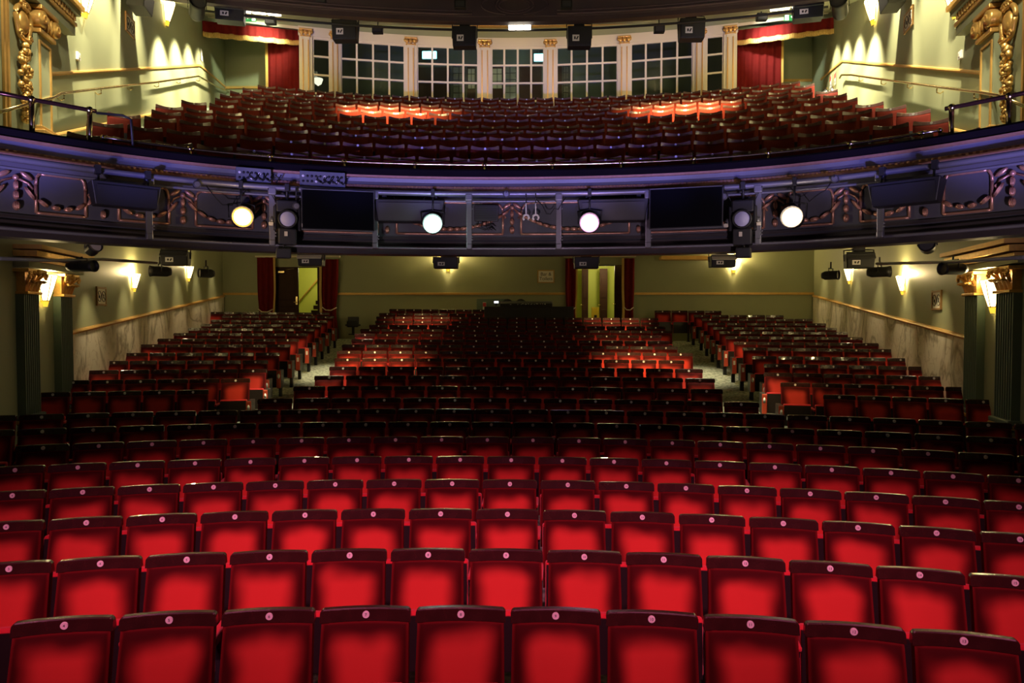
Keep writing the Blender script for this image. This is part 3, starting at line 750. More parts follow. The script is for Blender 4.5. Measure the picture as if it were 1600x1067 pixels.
# ------------------------------------------------------------------ seats
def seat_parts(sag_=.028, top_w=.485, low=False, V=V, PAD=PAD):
    """local: origin on floor under the top rail, faces -Y"""
    nu, nv = (12, 10) if not low else (5, 4)
    def front(u, v, bulge):
        e = 2*u-1; W = .484-.014*v; y = -.13*(1-v)-sag_*e*e
        return Vector((e*W/2, y-bulge*(1-e**6)*(1-abs(2*v-1)**6)-.012, .40+.49*v))
    P = [[front(i/nu, j/nv, .034) for j in range(nv+1)] for i in range(nu+1)]
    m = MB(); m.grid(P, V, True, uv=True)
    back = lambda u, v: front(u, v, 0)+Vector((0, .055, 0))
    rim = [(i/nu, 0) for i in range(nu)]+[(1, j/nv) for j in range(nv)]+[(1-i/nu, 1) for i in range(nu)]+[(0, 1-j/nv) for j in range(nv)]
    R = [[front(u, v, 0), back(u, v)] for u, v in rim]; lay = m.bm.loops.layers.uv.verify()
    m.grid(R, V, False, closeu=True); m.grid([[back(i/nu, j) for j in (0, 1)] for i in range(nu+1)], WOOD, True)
    if False: pass
    pad = m
    rail_m = WOOD if sag_ < .04 else WOOD2
    m = MB(); P = []
    es = (-1, -.985, -.96, -.93, -.75, -.5, -.25, 0, .25, .5, .75, .93, .96, .985, 1) if not low else (-1, -.94, -.5, 0, .5, .94, 1)
    for e in es:
        x = e*(top_w/2+.002); y = -sag_*e*e; zt_ = .952-.016*max(0, (abs(e)-.93)/.07)**2-(.0 if sag_ < .04 else .018*(1-e*e))
        P.append([Vector((x, y-.020, .885)), Vector((x, y-.008, zt_-.006)), Vector((x, y-.002, zt_)), Vector((x, y+.030, zt_)), Vector((x, y+.040, .885)), Vector((x, y-.020, .885))])
    m.grid(P, rail_m, False)
    for r in (P[0], P[-1]): m.face(r[:5], rail_m)
    rail = m
    m = MB().lathe([(0, -.003), (.019, -.003), (.019, .006)], (0, -.0165, .918 if sag_ < .04 else .912), PLATE, 16 if not low else 8, 'Y', smooth=False); disc = m
    m = MB()
    m.box((0, -.205, .44), (.45, .075, .36), PAD, Matrix.Rotation(-.10, 3, 'X'), .02 if not low else 0); m.box((0, -.250, .43), (.43, .016, .34), SHELL, Matrix.Rotation(-.10, 3, 'X')); cush = m
    m = MB().box((-.260, -.23, .545), (.042, .32, .034), PAD, None, .012 if not low else 0); arm = m
    m = MB().box((-.262, -.16, .275), (.03, .20, .51), BLACK).box((-.262, -.16, .0), (.07, .30, .05), BLACK)
    if not low: m.box((-.262, -.26, .51), (.035, .20, .05), BLACK)
    return pad, rail, disc, cush, arm, m
NAMES = ('backrest', 'top_rail', 'number_disc', 'seat_cushion', 'armrest', 'standard')
proto = thing('theatre_seat', 'x', 'theatre seat')
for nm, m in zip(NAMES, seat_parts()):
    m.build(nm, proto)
PL = {k: v for k, v in zip(NAMES, sorted(proto.children, key=lambda o: NAMES.index(o.name.split('.')[0])))}
def end_parts(s, root):
    b = MB().box((s*.29, -.21, .43), (.075, .36, .36), BLACK, None, .008).box((s*.29, -.20, .12), (.06, .10, .30), BLACK); e = b.build('end_panel', root)
    MB().box((s*.29, -.398, .435), (.085, .03, .35), ENDRED, None, .012).build('end_pad', e)
    MB().lathe([(0, -.004), (.5, -.004), (.5, .006)], (0, 0, 0), PLATE, 14, 'Y').build('row_plate', e)
    pl = [c for c in e.children if c.name.startswith('row_plate')][0]; pl.location = (s*.29, -.414, .50); pl.scale = (.05, 1, .10)
    return e
tmp = bpy.data.objects.new('tmp', None); C.objects.link(tmp)
ENDP = {s: end_parts(s, tmp) for s in (-1, 1)}
ROWN = {1: 'front row', 2: 'second row'}
NUM0 = {1: 3, 2: 2, 3: 3, 4: 3}
first = True; n_ind = 0; seats = {}
for n in range(1, 15):
    for bname, s0, sp, cnt in ROWS[n]:
        for i in range(cnt):
            x = x_at_s(n, s0+sp*i); p = rowp(n, x); p.z -= DISC_H + (.04 if bname in ('left', 'right') else 0)
            if n <= 8 and i in (0, cnt-1):
                half = .25*F/p.y; pxx = 817+(x-TX)*F/p.y
                if pxx < -half+4 or pxx > 1600+half-4: continue
            if first: r = proto; first = False
            else:
                r = proto.copy(); C.objects.link(r)
                for nm in NAMES:
                    c = PL[nm].copy(); C.objects.link(c); c.parent = r
            r.location = p; r.rotation_euler = (0, 0, row_rot(n, x)); r.scale = (min(1, sp/.52) if bname in ('left', 'right') else 1, 1, 1)
            # the label counts seats from the left of the photo
            seats.setdefault((n, bname), []).append(r)
            r['group'] = 'stalls seats'
            ends = []
            if n >= 10 and bname == 'left' and i == cnt-1: ends.append(1)
            if n >= 10 and bname == 'right' and i == 0: ends.append(-1)
            for s in ends:
                e = ENDP[s]; c = e.copy(); C.objects.link(c); c.parent = r
                for ch in e.children: d = ch.copy(); C.objects.link(d); d.parent = c
            if n in NUM0:
                num = text_mesh(str(NUM0[n]+i), .021, INK, 'number'); dsk = [c for c in r.children if c.name.startswith('number_disc')][0]
                num.parent = dsk; num.location = (0, -.0202, .918); num.rotation_euler = (PI/2, 0, 0)
for (n, bn), L in seats.items():
    L.sort(key=lambda o: o.location.x)
    for i, o in enumerate(L):
        rown = 'front row' if n == 1 else ORD[n]+' row'
        blk = {'': '', 'left': ' left block', 'centre': ' centre block', 'right': ' right block'}[bn]
        o['label'] = 'red velvet stalls seat, %s from the left in the %s%s' % (ORD[i+1], rown, blk)
        o['category'] = 'theatre seat'
def kill(o):
    for c in list(o.children): kill(c)
    bpy.data.objects.remove(o)
kill(tmp)
# the far rows: one mass
tpl = MB()
bmT = bmesh.new(); matsT = []
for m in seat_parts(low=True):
    mp = []
    for q in m.mats:
        if q not in matsT: matsT.append(q)
        mp.append(matsT.index(q))
    for f in m.bm.faces: f.material_index = mp[f.material_index]
    me = bpy.data.meshes.new('t'); m.bm.to_mesh(me); bmT.from_mesh(me); m.bm.free(); bpy.data.meshes.remove(me)
bmesh.ops.recalc_face_normals(bmT, faces=bmT.faces)
meT = bpy.data.meshes.new('seat_template'); bmT.to_mesh(meT); bmT.free()
bmE = {}
for s in (-1, 1):
    q = MB().box((s*.29, -.21, .43), (.075, .36, .36), BLACK).box((s*.29, -.20, .12), (.06, .10, .30), BLACK).box((s*.29, -.398, .435), (.085, .03, .35), ENDRED).box((s*.29, -.414, .50), (.045, .012, .09), PLATE)
    mp = []
    for z in q.mats:
        if z not in matsT: matsT.append(z)
        mp.append(matsT.index(z))
    for f in q.bm.faces: f.material_index = mp[f.material_index]
    bmesh.ops.recalc_face_normals(q.bm, faces=q.bm.faces)
    bmE[s] = bpy.data.meshes.new('t'); q.bm.to_mesh(bmE[s]); q.bm.free()
bmF = bmesh.new()
def add_me(me, M):
    k = len(bmF.verts); bmF.from_mesh(me); bmF.verts.ensure_lookup_table()
    for v in bmF.verts[k:]: v.co = M @ v.co
for n in range(15, 24):
    for j, (bname, s0, sp, cnt) in enumerate(ROWS[n]):
        for i in range(cnt):
            x = x_at_s(n, s0+sp*i); p = rowp(n, x); p.z -= DISC_H
            M = Matrix.Translation(p) @ Matrix.Rotation(row_rot(n, x), 4, 'Z')
            add_me(meT, M)
            if n < 23 and j == 0 and i == cnt-1: add_me(bmE[1], M)
            if n < 23 and j == 2 and i == 0: add_me(bmE[-1], M)
meF = bpy.data.meshes.new('rear_stalls_seating'); bmF.to_mesh(meF); bmF.free()
for q in matsT: meF.materials.append(q)
o = bpy.data.objects.new('rear_stalls_seating', meF); C.objects.link(o)
tag(o, 'distant rows of red seats at the rear of the stalls before the back wall', 'theatre seats', None, 'stuff')

# circle seats
cp = thing('circle_seat', 'x', 'balcony seat'); sp_ = seat_parts(.085, .46, False, CIRC, CIRC)
pad, rail, disc, cush, arm, stn = sp_
for nm, m in (('backrest', pad), ('top_rail', rail), ('number_disc', disc), ('seat_cushion', cush), ('armrest', arm), ('standard', stn)): m.build(nm, cp)
CN = ('backrest', 'top_rail', 'number_disc', 'seat_cushion', 'armrest', 'standard')
PC = {nm: [c for c in cp.children if c.name.startswith(nm)][0] for nm in CN}
ENDS = [(134,1500,785.5),(155.7,1464,806.8),(196,1424,830),(247.6,1388,841),(268,1360,848),(306,1330,845.8),(338.7,1300,824.5),(362,1282,740.5),(380,1262,827),(398,1246,822),(416,1230,739)]
firstc = True
for k, (pl, pr, ph) in enumerate(ENDS):
    R = CA[k]+.8; xl, xr, xp = cx_at_px(k, pl), cx_at_px(k, pr), cx_at_px(k, ph)
    al, ar, ap = (math.asin((v-CXC)/R) for v in (xl, xr, xp)); st_ = .52/R
    angs = []; a = ap
    while a > al-.4*st_: a -= st_
    a += st_
    while a < ar+.4*st_: angs.append(a); a += st_
    for i, a in enumerate(angs):
        if firstc: r = cp; firstc = False
        else:
            r = cp.copy(); C.objects.link(r)
            for nm in (CN if k < 3 else ('backrest', 'top_rail', 'number_disc', 'standard')):
                c = PC[nm].copy(); C.objects.link(c); c.parent = r
        r.location = (CXC+R*math.sin(a), -.8+R*math.cos(a), CZ[k]-DISC_H); r.rotation_euler = (0, 0, -a)
        rn = 'front balcony row' if k == 0 else 'rearmost balcony row' if k == 10 else ORD[k+1]+' balcony row'
        tag(r, 'curved-back balcony seat, %s from the left in the %s' % (ORD[i+1], rn), 'balcony seat', 'balcony seats')

# ------------------------------------------------------------------ pilasters of the stalls
def capital(t, W, z, H):
    m = MB(); m.box((0, -.07, z+H-.03), (W*1.35, .26, .05), GOLD, bevel=.008); m.box((0, -.06, z+.02), (W*1.05, .20, .04), GOLD, bevel=.008)
    m.box((0, -.04, z+H/2), (W*.9, .14, H), GOLD)
    for lvl, (zz, n, hh) in enumerate(((z+.03, 4, .16), (z+.14, 3, .17))):
        for i in range(n):
            x = (i-(n-1)/2)*W*.98/n; P = []
            for a in (-1, -.5, 0, .5, 1):
                P.append([Vector((x+a*W*.12*wd, -.11-o-.02*(1-a*a), zz+hh*v)) for v, wd, o in ((0, .8, 0), (.35, 1.1, .015), (.7, 1.0, .035), (.95, .8, .075), (1.0, .5, .11), (.88, .3, .125))])
            m.grid(P, GOLD); m.ell((x, -.20, zz+hh*.93), (W*.09, .035, .025), GOLD, None, 6, 4)
    for s in (-1, 1):
        pts = [(s*(W*.56)+s*.0+.05*math.cos(q)*(1-q/14), -.20, z+H-.10+.055*math.sin(q)*(1-q/14)) for q in [i*.5 for i in range(24)]]
        m.tube(pts, .017, GOLD, 6); m.tube([(s*W*.1, -.15, z+H*.5), (s*W*.35, -.19, z+H*.72), (s*W*.56, -.20, z+H-.05)], .018, GOLD, 6)
    m.ell((0, -.21, z+H-.06), (.05, .03, .05), GOLD, None, 8, 5)
    return m.build('capital', t)
def fluted(t, W, z0, z1):
    n = 7; poly = [(-W/2, 0), (-W/2, -.11)]; g = W/(n*1.0)
    for i in range(n):
        x0 = -W/2+.01+i*(W-.02)/n; w_ = (W-.02)/n; poly.append((x0+w_*.12, -.11))
        for a in range(5): q = PI*a/4; poly.append((x0+w_*.5-w_*.36*math.cos(q), -.11+.028*math.sin(q)))
        poly.append((x0+w_*.88, -.11))
    poly += [(W/2, -.11), (W/2, 0)]
    return MB().prism(poly[::-1], z0, z1, GREEN2).build('shaft', t)
for s in (-1, 1):
    for (pxa, pxb, pos) in (((83, 103, 'beside the marble'), (24, 50, 'nearer the stage')) if s < 0 else ((1518, 1540, 'beside the marble'), (1568, 1598, 'nearer the stage'))):
        a, b_ = on_wall(pxa, 520), on_wall(pxb, 520); W = (b_-a).length; c = (a+b_)/2
        d = c.y; side = 'left' if s < 0 else 'right'
        t = thing('fluted_pilaster', 'green fluted pilaster with gilt capital, %s wall, %s' % (side, pos), 'pilaster', (c.x, c.y, 0), wall_rot(s), 'stalls pilasters')
        W *= .92
        fluted(t, W, 1.15, 2.84); capital(t, W*.95, 2.84, .36)
        m = MB().box((0, -.06, .5), (W*1.1, .14, 1.0), GREEN2)
        m.box((0, -.07, 1.06), (W*1.2, .20, .05), GILT, bevel=.01); m.box((0, -.065, 1.12), (W*1.2, .2, .07), GREEN2, bevel=.02); m.box((0, -.07, .93), (W*1.2, .20, .035), GILT, bevel=.008); m.build('pedestal', t)
    e0, e1 = (on_wall(20, 400).y, on_wall(110, 400).y) if s < 0 else (on_wall(1600, 400).y-.3, on_wall(1508, 400).y)
    b = MB()
    for z0, z1, ins, M in ((3.21, 3.30, .20, GREEN), (3.30, 3.34, .24, GILT), (3.36, 3.44, .30, GOLD), (3.46, 3.52, .36, GILT)):
        q = [wallpt(s, e0, 0, 0), wallpt(s, e1, 0, 0), wallpt(s, e1, 0, ins), wallpt(s, e0, 0, ins)]; b.prism([(v.x, v.y) for v in q], z0, z1, M)
    struct(b.build('trim_14' if s < 0 else 'trim_15'), 'gilt entablature above the stalls pilasters')

# ------------------------------------------------------------------ circle wall pilasters, cartouches
for s in (-1, 1):
    side = 'left' if s < 0 else 'right'; mir = (lambda px: px) if s < 0 else (lambda px: 1612-px)
    c = on_wall(mir(60), 120); zb = on_wall(mir(60), 205).z-.15; zt_ = on_wall(mir(62), 62).z
    t = thing('gilt_capped_pilaster', 'pale green pilaster with gilt panel beading and scrolled capital on the %s circle wall' % side, 'pilaster', (c.x, c.y, zb), wall_rot(s), 'circle wall pilasters')
    W = .46; H = zt_-zb
    MB().box((0, -.03, H/2), (W, .12, H), GREEN).build('shaft', t)
    m = MB()
    for x in (-.17, .17): m.box((x, -.097, H/2), (.035, .02, H-.2), GILT)
    for z in (.1, H-.1): m.box((0, -.097, z), (.37, .02, .035), GILT)
    m.build('gilt_beading', t)
    m = MB().box((0, -.06, H+.03), (W*1.1, .18, .06), GOLD, None, .01).box((0, -.07, H+.36), (W*1.2, .22, .06), GOLD, None, .01).box((0, -.04, H+.2), (W*.9, .14, .3), GREEN)
    for x in (-1, 1):
        m.lathe([(.015, -.10), (.05, -.12), (.07, -.09), (.11, -.10), (.12, -.06), (.12, .1)], (x*W*.46, -.09, H+.2), GOLD, 16, 'Y')
    for x in (-.5, 0, .5): m.ell((x*W*.5, -.13, H+.2), (.055, .05, .12), GOLD, None, 8, 6)
    m.build('capital', t)
    m = MB().box((0, -.08, .06), (W*1.2, .22, .14), GILT, None, .015).box((0, -.06, .16), (W*1.1, .17, .06), GILT, None, .01); m.build('base', t)
    # entablature
    d0, d1_ = on_wall(mir(5), 10).y-.6, on_wall(mir(100), 20).y
    b = MB(); zz = zb+H+.40
    for z0, z1, ins, M in ((0, .14, .16, GREEN), (.14, .19, .19, GILT), (.30, .38, .25, GREEN), (.38, .45, .31, GOLD)):
        q = [wallpt(s, d0, 0, -.05), wallpt(s, d1_, 0, -.05), wallpt(s, d1_, 0, ins), wallpt(s, d0, 0, ins)]; b.prism([(v.x, v.y) for v in q], zz+z0, zz+z1, M)
    b.prism([(v.x, v.y) for v in (wallpt(s, d0, 0, 0), wallpt(s, d1_-.05, 0, 0), wallpt(s, d1_-.05, 0, .16), wallpt(s, d0, 0, .16))], zz+.19, zz+.30, GREEN)
    n = int((d1_-d0)/.09)
    for i in range(n):
        d = d0+.09*i; p = wallpt(s, d, zz+.245, .18); b.box(p, (.06, .05, .09), GOLD, Matrix.Rotation(wall_rot(s)+PI/2, 3, 'Z'))
    struct(b.build('trim_16' if s < 0 else 'trim_17'), 'gilt dentilled cornice over the circle wall pilaster')
    # vertical gilt strip and cartouche with fruit drop
    b = MB(); q0 = on_wall(mir(10), 100)
    for o in (-.05, .0): b.box(wallpt(s, q0.y+o*2, zb+H*.55, .02), (.05, .03, H*1.2), GILT, Matrix.Rotation(wall_rot(s), 3, 'Z'))
    struct(b.build('trim_18' if s < 0 else 'trim_19'), 'vertical gilt beading on the circle wall')
    c = on_wall(mir(29), 35)
    t = thing('gilt_cartouche', 'gilded shield cartouche with hanging fruit garland on the %s circle wall' % side, 'wall ornament', c, wall_rot(s), 'gilded cartouches')
    m = MB().ell((0, -.05, 0), (.13, .07, .16), GOLD, None, 14, 8)
    ring = [(.20*math.cos(q)*(1+.12*math.sin(3*q)), -.06, .23*math.sin(q)) for q in [2*PI*i/28 for i in range(29)]]; m.tube(ring, .035, GOLD, 8)
    for sx in (-1, 1):
        m.tube([(sx*(.04+.09*math.cos(q)*(1-q/12)), -.09, .22+.07*math.sin(q)*(1-q/12)) for q in [i*.5 for i in range(18)]], .022, GOLD, 6)
        m.tube([(sx*(.12+.06*math.cos(q)*(1-q/12)), -.09, -.2+.06*math.sin(q)*(1-q/12)) for q in [i*.5 for i in range(18)]], .02, GOLD, 6)
    m.build('shield', t)
    m = MB(); rr = random.Random(3); zc = -.32; L = on_wall(mir(32), 60).z-on_wall(mir(32), 180).z
    for i in range(120):
        v = i/120; z = -.30-L*v; ww = .03+.10*(math.sin(v*PI*1.0)**.8)*(1 if v < .62 else .0)+(.09*math.sin((v-.66)/.34*PI) if v > .66 else 0)
        ww = max(ww, .025); r = rr.uniform(.022, .045)
        m.ell((rr.uniform(-ww, ww), -.05-rr.uniform(0, .05), z), (r, r, r*rr.uniform(.8, 1.5)), GOLD, Matrix.Rotation(rr.uniform(-1, 1), 3, 'Y'), 7, 5)
    m.build('fruit_garland', t)

# ------------------------------------------------------------------ wall sconces
def sconce(px, py, h, power, label, group, wall=True, Y=None, yrot=0):
    if wall:
        p = on_wall(px, py); s = -1 if px < 800 else 1; rz = wall_rot(s)
    else: p = atY(px, py, Y); rz = 0
    t = thing('wall_sconce', label, 'wall light', p, rz, group)
    w_ = h*.42; m = MB(); n = 6; P = []
    for i in range(n+1):
        a = PI+PI*i/n; P.append([Vector((k*w_*math.cos(a)*1.0, -.035+k*w_*.85*math.sin(a), z)) for k, z in ((.36, -h*.30), (.70, h*.10), (.92, h*.40), (1.0, h*.5))])
    m.grid(P, SCONCE, False); m.build('glass_shade', t)
    m = MB(); P2 = []
    for i in range(n+1):
        a = PI+PI*i/n; P2.append([Vector((k*w_*math.cos(a), -.035+k*w_*.85*math.sin(a), z)) for k, z in ((.22, -h*.5), (.37, -h*.29))])
    m.grid(P2, SCTIP, False); m.face([r[0] for r in P2], BRASS); m.build('amber_tip', t)
    m = MB()
    for i in range(0, n+1, 2): m.tube([P[i][0]*1.02, P[i][1]*1.02, P[i][2]*1.02, P[i][3]*1.02], .007, BRASS, 5)
    m.tube([r[0]*1.02 for r in P], .008, BRASS, 5); m.box((0, .0, 0), (.10, .03, h*.7), BRASS, bevel=.006); m.build('brass_frame', t)
    point((0, -w_*.55, h*.60), power, (1, .74, .34), .05, t)
    return t
G1 = 'stalls wall sconces'; G2 = 'circle wall sconces'
sconce(65, 455, .46, 68, 'glowing glass sconce between the two left pilasters', G1)
sconce(206, 442, .36, 68, 'glowing glass sconce on the left stalls wall nearest the pilasters', G1)
sconce(292, 428, .38, 38, 'glowing glass sconce on the left stalls wall near the back corner', G1)
sconce(1557, 464, .46, 68, 'glowing glass sconce between the two right pilasters', G1)
sconce(1414, 446, .36, 68, 'glowing glass sconce on the right stalls wall nearest the pilasters', G1)
sconce(1330, 432, .38, 38, 'glowing glass sconce on the right stalls wall near the back corner', G1)
sconce(1146, 417, .36, 140, 'glowing glass sconce on the back wall right of the doorway', G1, False, YBK-.02)
sconce(700, 415, .36, 160, 'glowing glass sconce on the back wall behind the hanging speaker', G1, False, YBK-.02)
sconce(128, 6, .48, 110, 'glowing glass sconce on the left circle wall nearest the stage', G2)
sconce(257, 22, .56, 110, 'glowing glass sconce on the left circle wall toward the back', G2)
sconce(1497, 6, .48, 110, 'glowing glass sconce on the right circle wall nearest the stage', G2)
sconce(1368, 20, .56, 110, 'glowing glass sconce on the right circle wall toward the back', G2)

# ------------------------------------------------------------------ framed notices, small wall fittings
def notice(px, py, w_, h, label):
    p = on_wall(px, py); s = -1 if px < 800 else 1; t = thing('framed_notice', label, 'sign', p, wall_rot(s), 'no cameras or phones notices')
    MB().box((0, -.012, 0), (w_, .01, h), PAPER).build('paper', t)
    m = MB()
    for z in (-1, 1): m.box((0, -.015, z*h/2), (w_+.04, .03, .03), FRAME)
    for x in (-1, 1): m.box((x*w_/2, -.015, 0), (.03, .03, h+.04), FRAME)
    m.build('frame', t)
    m = MB(); r = min(w_*.2, h*.32)
    for sx in (-1, 1):
        cx = sx*w_*.24; m.tube([(cx+r*math.cos(q), -.02, r*1.15*math.sin(q)) for q in [2*PI*i/20 for i in range(21)]], r*.07, INK, 5)
        m.box((cx, -.02, 0), (r*2.0, .006, r*.10), INK, Matrix.Rotation(.8, 3, 'Y'))
        if sx < 0: m.box((cx, -.019, -.01), (r*.8, .005, r*.6), INK)
        else: m.box((cx, -.019, 0), (r*.32, .005, r*.9), INK, Matrix.Rotation(.3, 3, 'Y'))
    m.build('pictograms', t); return t
notice(157, 463, .40, .30, 'framed notice with two barred pictograms below the left stalls sconces')
notice(1465, 469, .40, .30, 'framed notice with two barred pictograms below the right stalls sconces')
notice(202, 40, .48, .34, 'framed notice with two barred pictograms on the left circle wall')
notice(1421, 31, .48, .34, 'framed notice with two barred pictograms on the right circle wall')
for px, py, lab in ((106, 500, 'white switch plate on the left stalls wall by the pilaster'), (1513, 508, 'white switch plate on the right stalls wall by the pilaster'), (120, 88, 'small white alarm box on the left circle wall'), (1503, 86, 'small white alarm box on the right circle wall'), (314, 86, 'small white paper notice on the left circle wall by the pelmet')):
    p = on_wall(px, py); s = -1 if px < 800 else 1; big = py < 90
    t = thing('switch_plate' if not big else ('alarm_box' if px != 314 else 'paper_notice'), lab, 'wall fitting', p, wall_rot(s))
    MB().box((0, -.02, 0), (.11 if px != 314 else .2, .04 if px != 314 else .006, .13 if px != 314 else .30), PLATE, None, .006 if px != 314 else 0).build('cover', t)
    MB().box((0, -.045 if px != 314 else -.024, 0), (.04, .012, .05), BARN).build('rocker' if not big else 'lens', t)
p = atY(853, 432, YBK-.03); t = thing('toilets_sign', 'framed cream sign reading Bar & Toilets on the back wall', 'sign', p)
MB().box((0, 0, 0), (.50, .02, .38), PAPER).build('panel', t)
m = MB()
for z in (-1, 1): m.box((0, -.01, z*.19), (.54, .03, .03), GILT)
for x in (-1, 1): m.box((x*.25, -.01, 0), (.03, .03, .40), GILT)
m.build('frame', t)
o = text_mesh('Bar &\nToilets', .15, INK, 'lettering'); o.parent = t; o.location = (0, -.014, 0); o.rotation_euler = (PI/2, 0, 0)

# circle wall handrails
for s in (-1, 1):
    pts = [(0,175),(45,162),(85,152),(95,146),(160,138),(240,129),(310,119),(340,136),(372,150)] if s < 0 else [(1600,166),(1560,149),(1530,144),(1475,137),(1400,127),(1330,117),(1315,117),(1312,122)]
    W3 = []
    for px, py in pts: W3.append(on_wall(px, py, .10))
    t = thing('brass_handrail', 'brass handrail climbing the %s circle wall' % ('left' if s < 0 else 'right'), 'handrail', (0,0,0), 0, 'circle wall handrails')
    m = MB().tube(W3, .024, BRASS, 8); m.build('rail', t)
    for px, py in ([(100,148),(158,140),(207,134),(248,130),(282,125),(312,122)] if s < 0 else [(1522,146),(1464,138),(1418,131),(1377,126),(1342,121)]):
        a = on_wall(px, py, .10); nrm = Vector((s, -.2, 0)).normalized()
        m = MB().tube([a, a+Vector((0,0,-.07)), a+nrm*.05+Vector((0,0,-.09)), a+nrm*.11+Vector((0,0,-.05))], .012, BRASS, 6); m.build('bracket', t)

# brass rails on the balcony parapet
xa, xb = bal(162, 224, -.2)[2], bal(1468, 218, -.2)[2]
t = thing('parapet_rail', 'long brass rail running along the balcony parapet', 'rail')
n = 60; xs = [xa+(xb-xa)*i/n for i in range(n+1)]
m = MB().tube([bpt(x, -.22, EYE+2.255) for x in xs], .017, BRASS, 8); m.ell(bpt(xa, -.22, EYE+2.255), (.03,.03,.03), BRASS); m.ell(bpt(xb, -.22, EYE+2.255), (.03,.03,.03), BRASS); m.build('rail', t)
for px in (298, 422, 538, 648, 757, 863, 970, 1083, 1200, 1328, 1440):
    x = bal(px, 255, -.22)[2]; m = MB().tube([bpt(x, -.22, EYE+2.10), bpt(x, -.22, EYE+2.28)], .012, BRASS, 8); m.tube([bpt(x-.03, -.22, EYE+2.255), bpt(x+.03, -.22, EYE+2.255)], .025, BRASS, 8); m.build('stanchion', t)
for s in (-1, 1):
    side = 'left' if s < 0 else 'right'
    q = [(140, 172), (49, 152), (-30, 135)] if s < 0 else [(1487, 168), (1577, 148), (1640, 134)]
    t = thing('safety_rail', 'dark topped brass safety rail on posts at the %s end of the balcony' % side, 'rail', (0,0,0), 0, 'balcony safety rails')
    P = [bal(px, py, -.25)[0] for px, py in q]; zt_ = P[0].z
    P = [Vector((p.x, p.y, P[0].z+(.0))) for p in P]
    m = MB().tube([P[0]+(P[0]-P[1])*.12]+P, .026, DKG if False else mat('bronze_rail_'+side, (.16, .07, .06), .25, metal=.8), 10); m.build('top_rail', t)
    for p in P[:2]:
        m = MB().tube([Vector((p.x, p.y, EYE+2.08)), p], .030, BRASS, 10); m.ell(p, (.045, .045, .045), BRASS); m.lathe([(.06, 0), (.06, .02), (.03, .03)], (p.x, p.y, EYE+2.10), BRASS, 12); m.build('post', t)
    if s < 0:
        a = P[0]; m = MB().tube([a+Vector((.05, .05, -.02)), a+Vector((.32, .16, -.02)), a+Vector((.40, .2, -.06)), a+Vector((.42, .2, -.45))], .016, BLACK, 8); m.build('end_loop', t)

# ------------------------------------------------------------------ balcony front equipment
def hang(t, px, py, out=.24):         # clamp from the pipe to a fixture point in local coords is added by callers
    pass
def clamp(m, h, z): m.box((0, 0, h), (.06, .09, .10), BLK, None, .01); m.tube([(0, 0, z), (0, 0, h)], .016, BLK, 6)
def bthing(name, label, cat, px, py, out, group=None):
    p, rz, x = bal(px, py, out); return thing(name, label, cat, p, rz, group), p
PZ = EYE+1.755
# struts
for px, lab in ((233,'second strut from the left, below the left wide speaker'),(425,'left of the left moving light'),(586,'right of the left screen'),(733,'right of the white spotlight'),(873,'left of the magenta spotlight'),(1013,'left of the right screen'),(1185,'right of the right moving light'),(1376,'below the right wide speaker')):
    t, p = bthing('support_strut', 'grey steel strut bracing the balcony pipes, '+lab.replace('second strut from the left, ', ''), 'strut', px, 345, .17, 'balcony struts')
    z0, z1 = EYE+1.0-p.z, PZ-p.z
    MB().box((0, .0, (z0+z1)/2), (.075, .05, z1-z0-.06), PIPE, None, .006).build('upright', t)
    MB().box((0, -.03, z1-.05), (.10, .16, .10), PIPE, None, .015).build('upper_clamp', t); MB().box((0, -.0, z0+.03), (.08, .09, .08), PIPE, None, .015).build('lower_clamp', t)
    m = MB()
    for z in (z0+.12, z0+.16, z1-.2): m.lathe([(.0, -.035), (.012, -.035), (.012, -.02)], (.045, 0, z), PIPE, 8, 'Y')
    m.build('bolts', t)
# wide wedge speakers
def wide_speaker(px, py, w_, h, lab, out=.36):
    t, p = bthing('wide_speaker', lab, 'speaker', px, py, out, 'wide balcony speakers')
    MB().box((0, 0, 0), (w_, .30, h), BLK, None, .012, taper=(.88, .75)).build('cabinet', t)
    MB().box((0, -.148, -.015), (w_*.86, .02, h*.78), BLACK, Matrix.Rotation(.13, 3, 'X')).build('grille', t)
    m = MB()
    for s in (-1, 1): m.tube([(s*w_*.36, 0, h/2-.02), (s*w_*.36, .06, PZ-p.z)], .014, BLK, 6); m.box((s*w_*.36, .07, PZ-p.z), (.06, .10, .10), BLK)
    m.build('yoke', t)
wide_speaker(195, 307, .74, .27, 'black wedge speaker hung on the left of the balcony front')
wide_speaker(1416, 302, .76, .27, 'black wedge speaker hung on the right of the balcony front')
wide_speaker(640, 331, .98, .30, 'black wide speaker hung behind the white spotlight', .12)
wide_speaker(958, 330, .98, .30, 'black wide speaker hung behind the magenta spotlight', .12)
# televisions
for px, py, lab in ((528.5, 329, 'black television screen on the left of the balcony front'), (1071.5, 325, 'black television screen on the right of the balcony front')):
    t, p = bthing('television', lab, 'television', px, py, .35, 'balcony televisions')
    MB().box((0, .02, 0), (.955, .05, .545), BLK, None, .006).build('casing', t)
    MB().box((0, -.008, .004), (.925, .006, .51), SCREEN).build('screen', t)
    m = MB()
    for s in (-1, 1): m.box((s*.474, -.006, 0), (.008, .012, .545), DKG); m.box((0, -.006, s*.269), (.955, .012, .008), PIPE)
    m.build('bezel', t)
    m = MB()
    for s in (-1, 1): m.box((s*.25, .10, .08), (.04, .06, .40), BLK)
    m.build('wall_bracket', t)
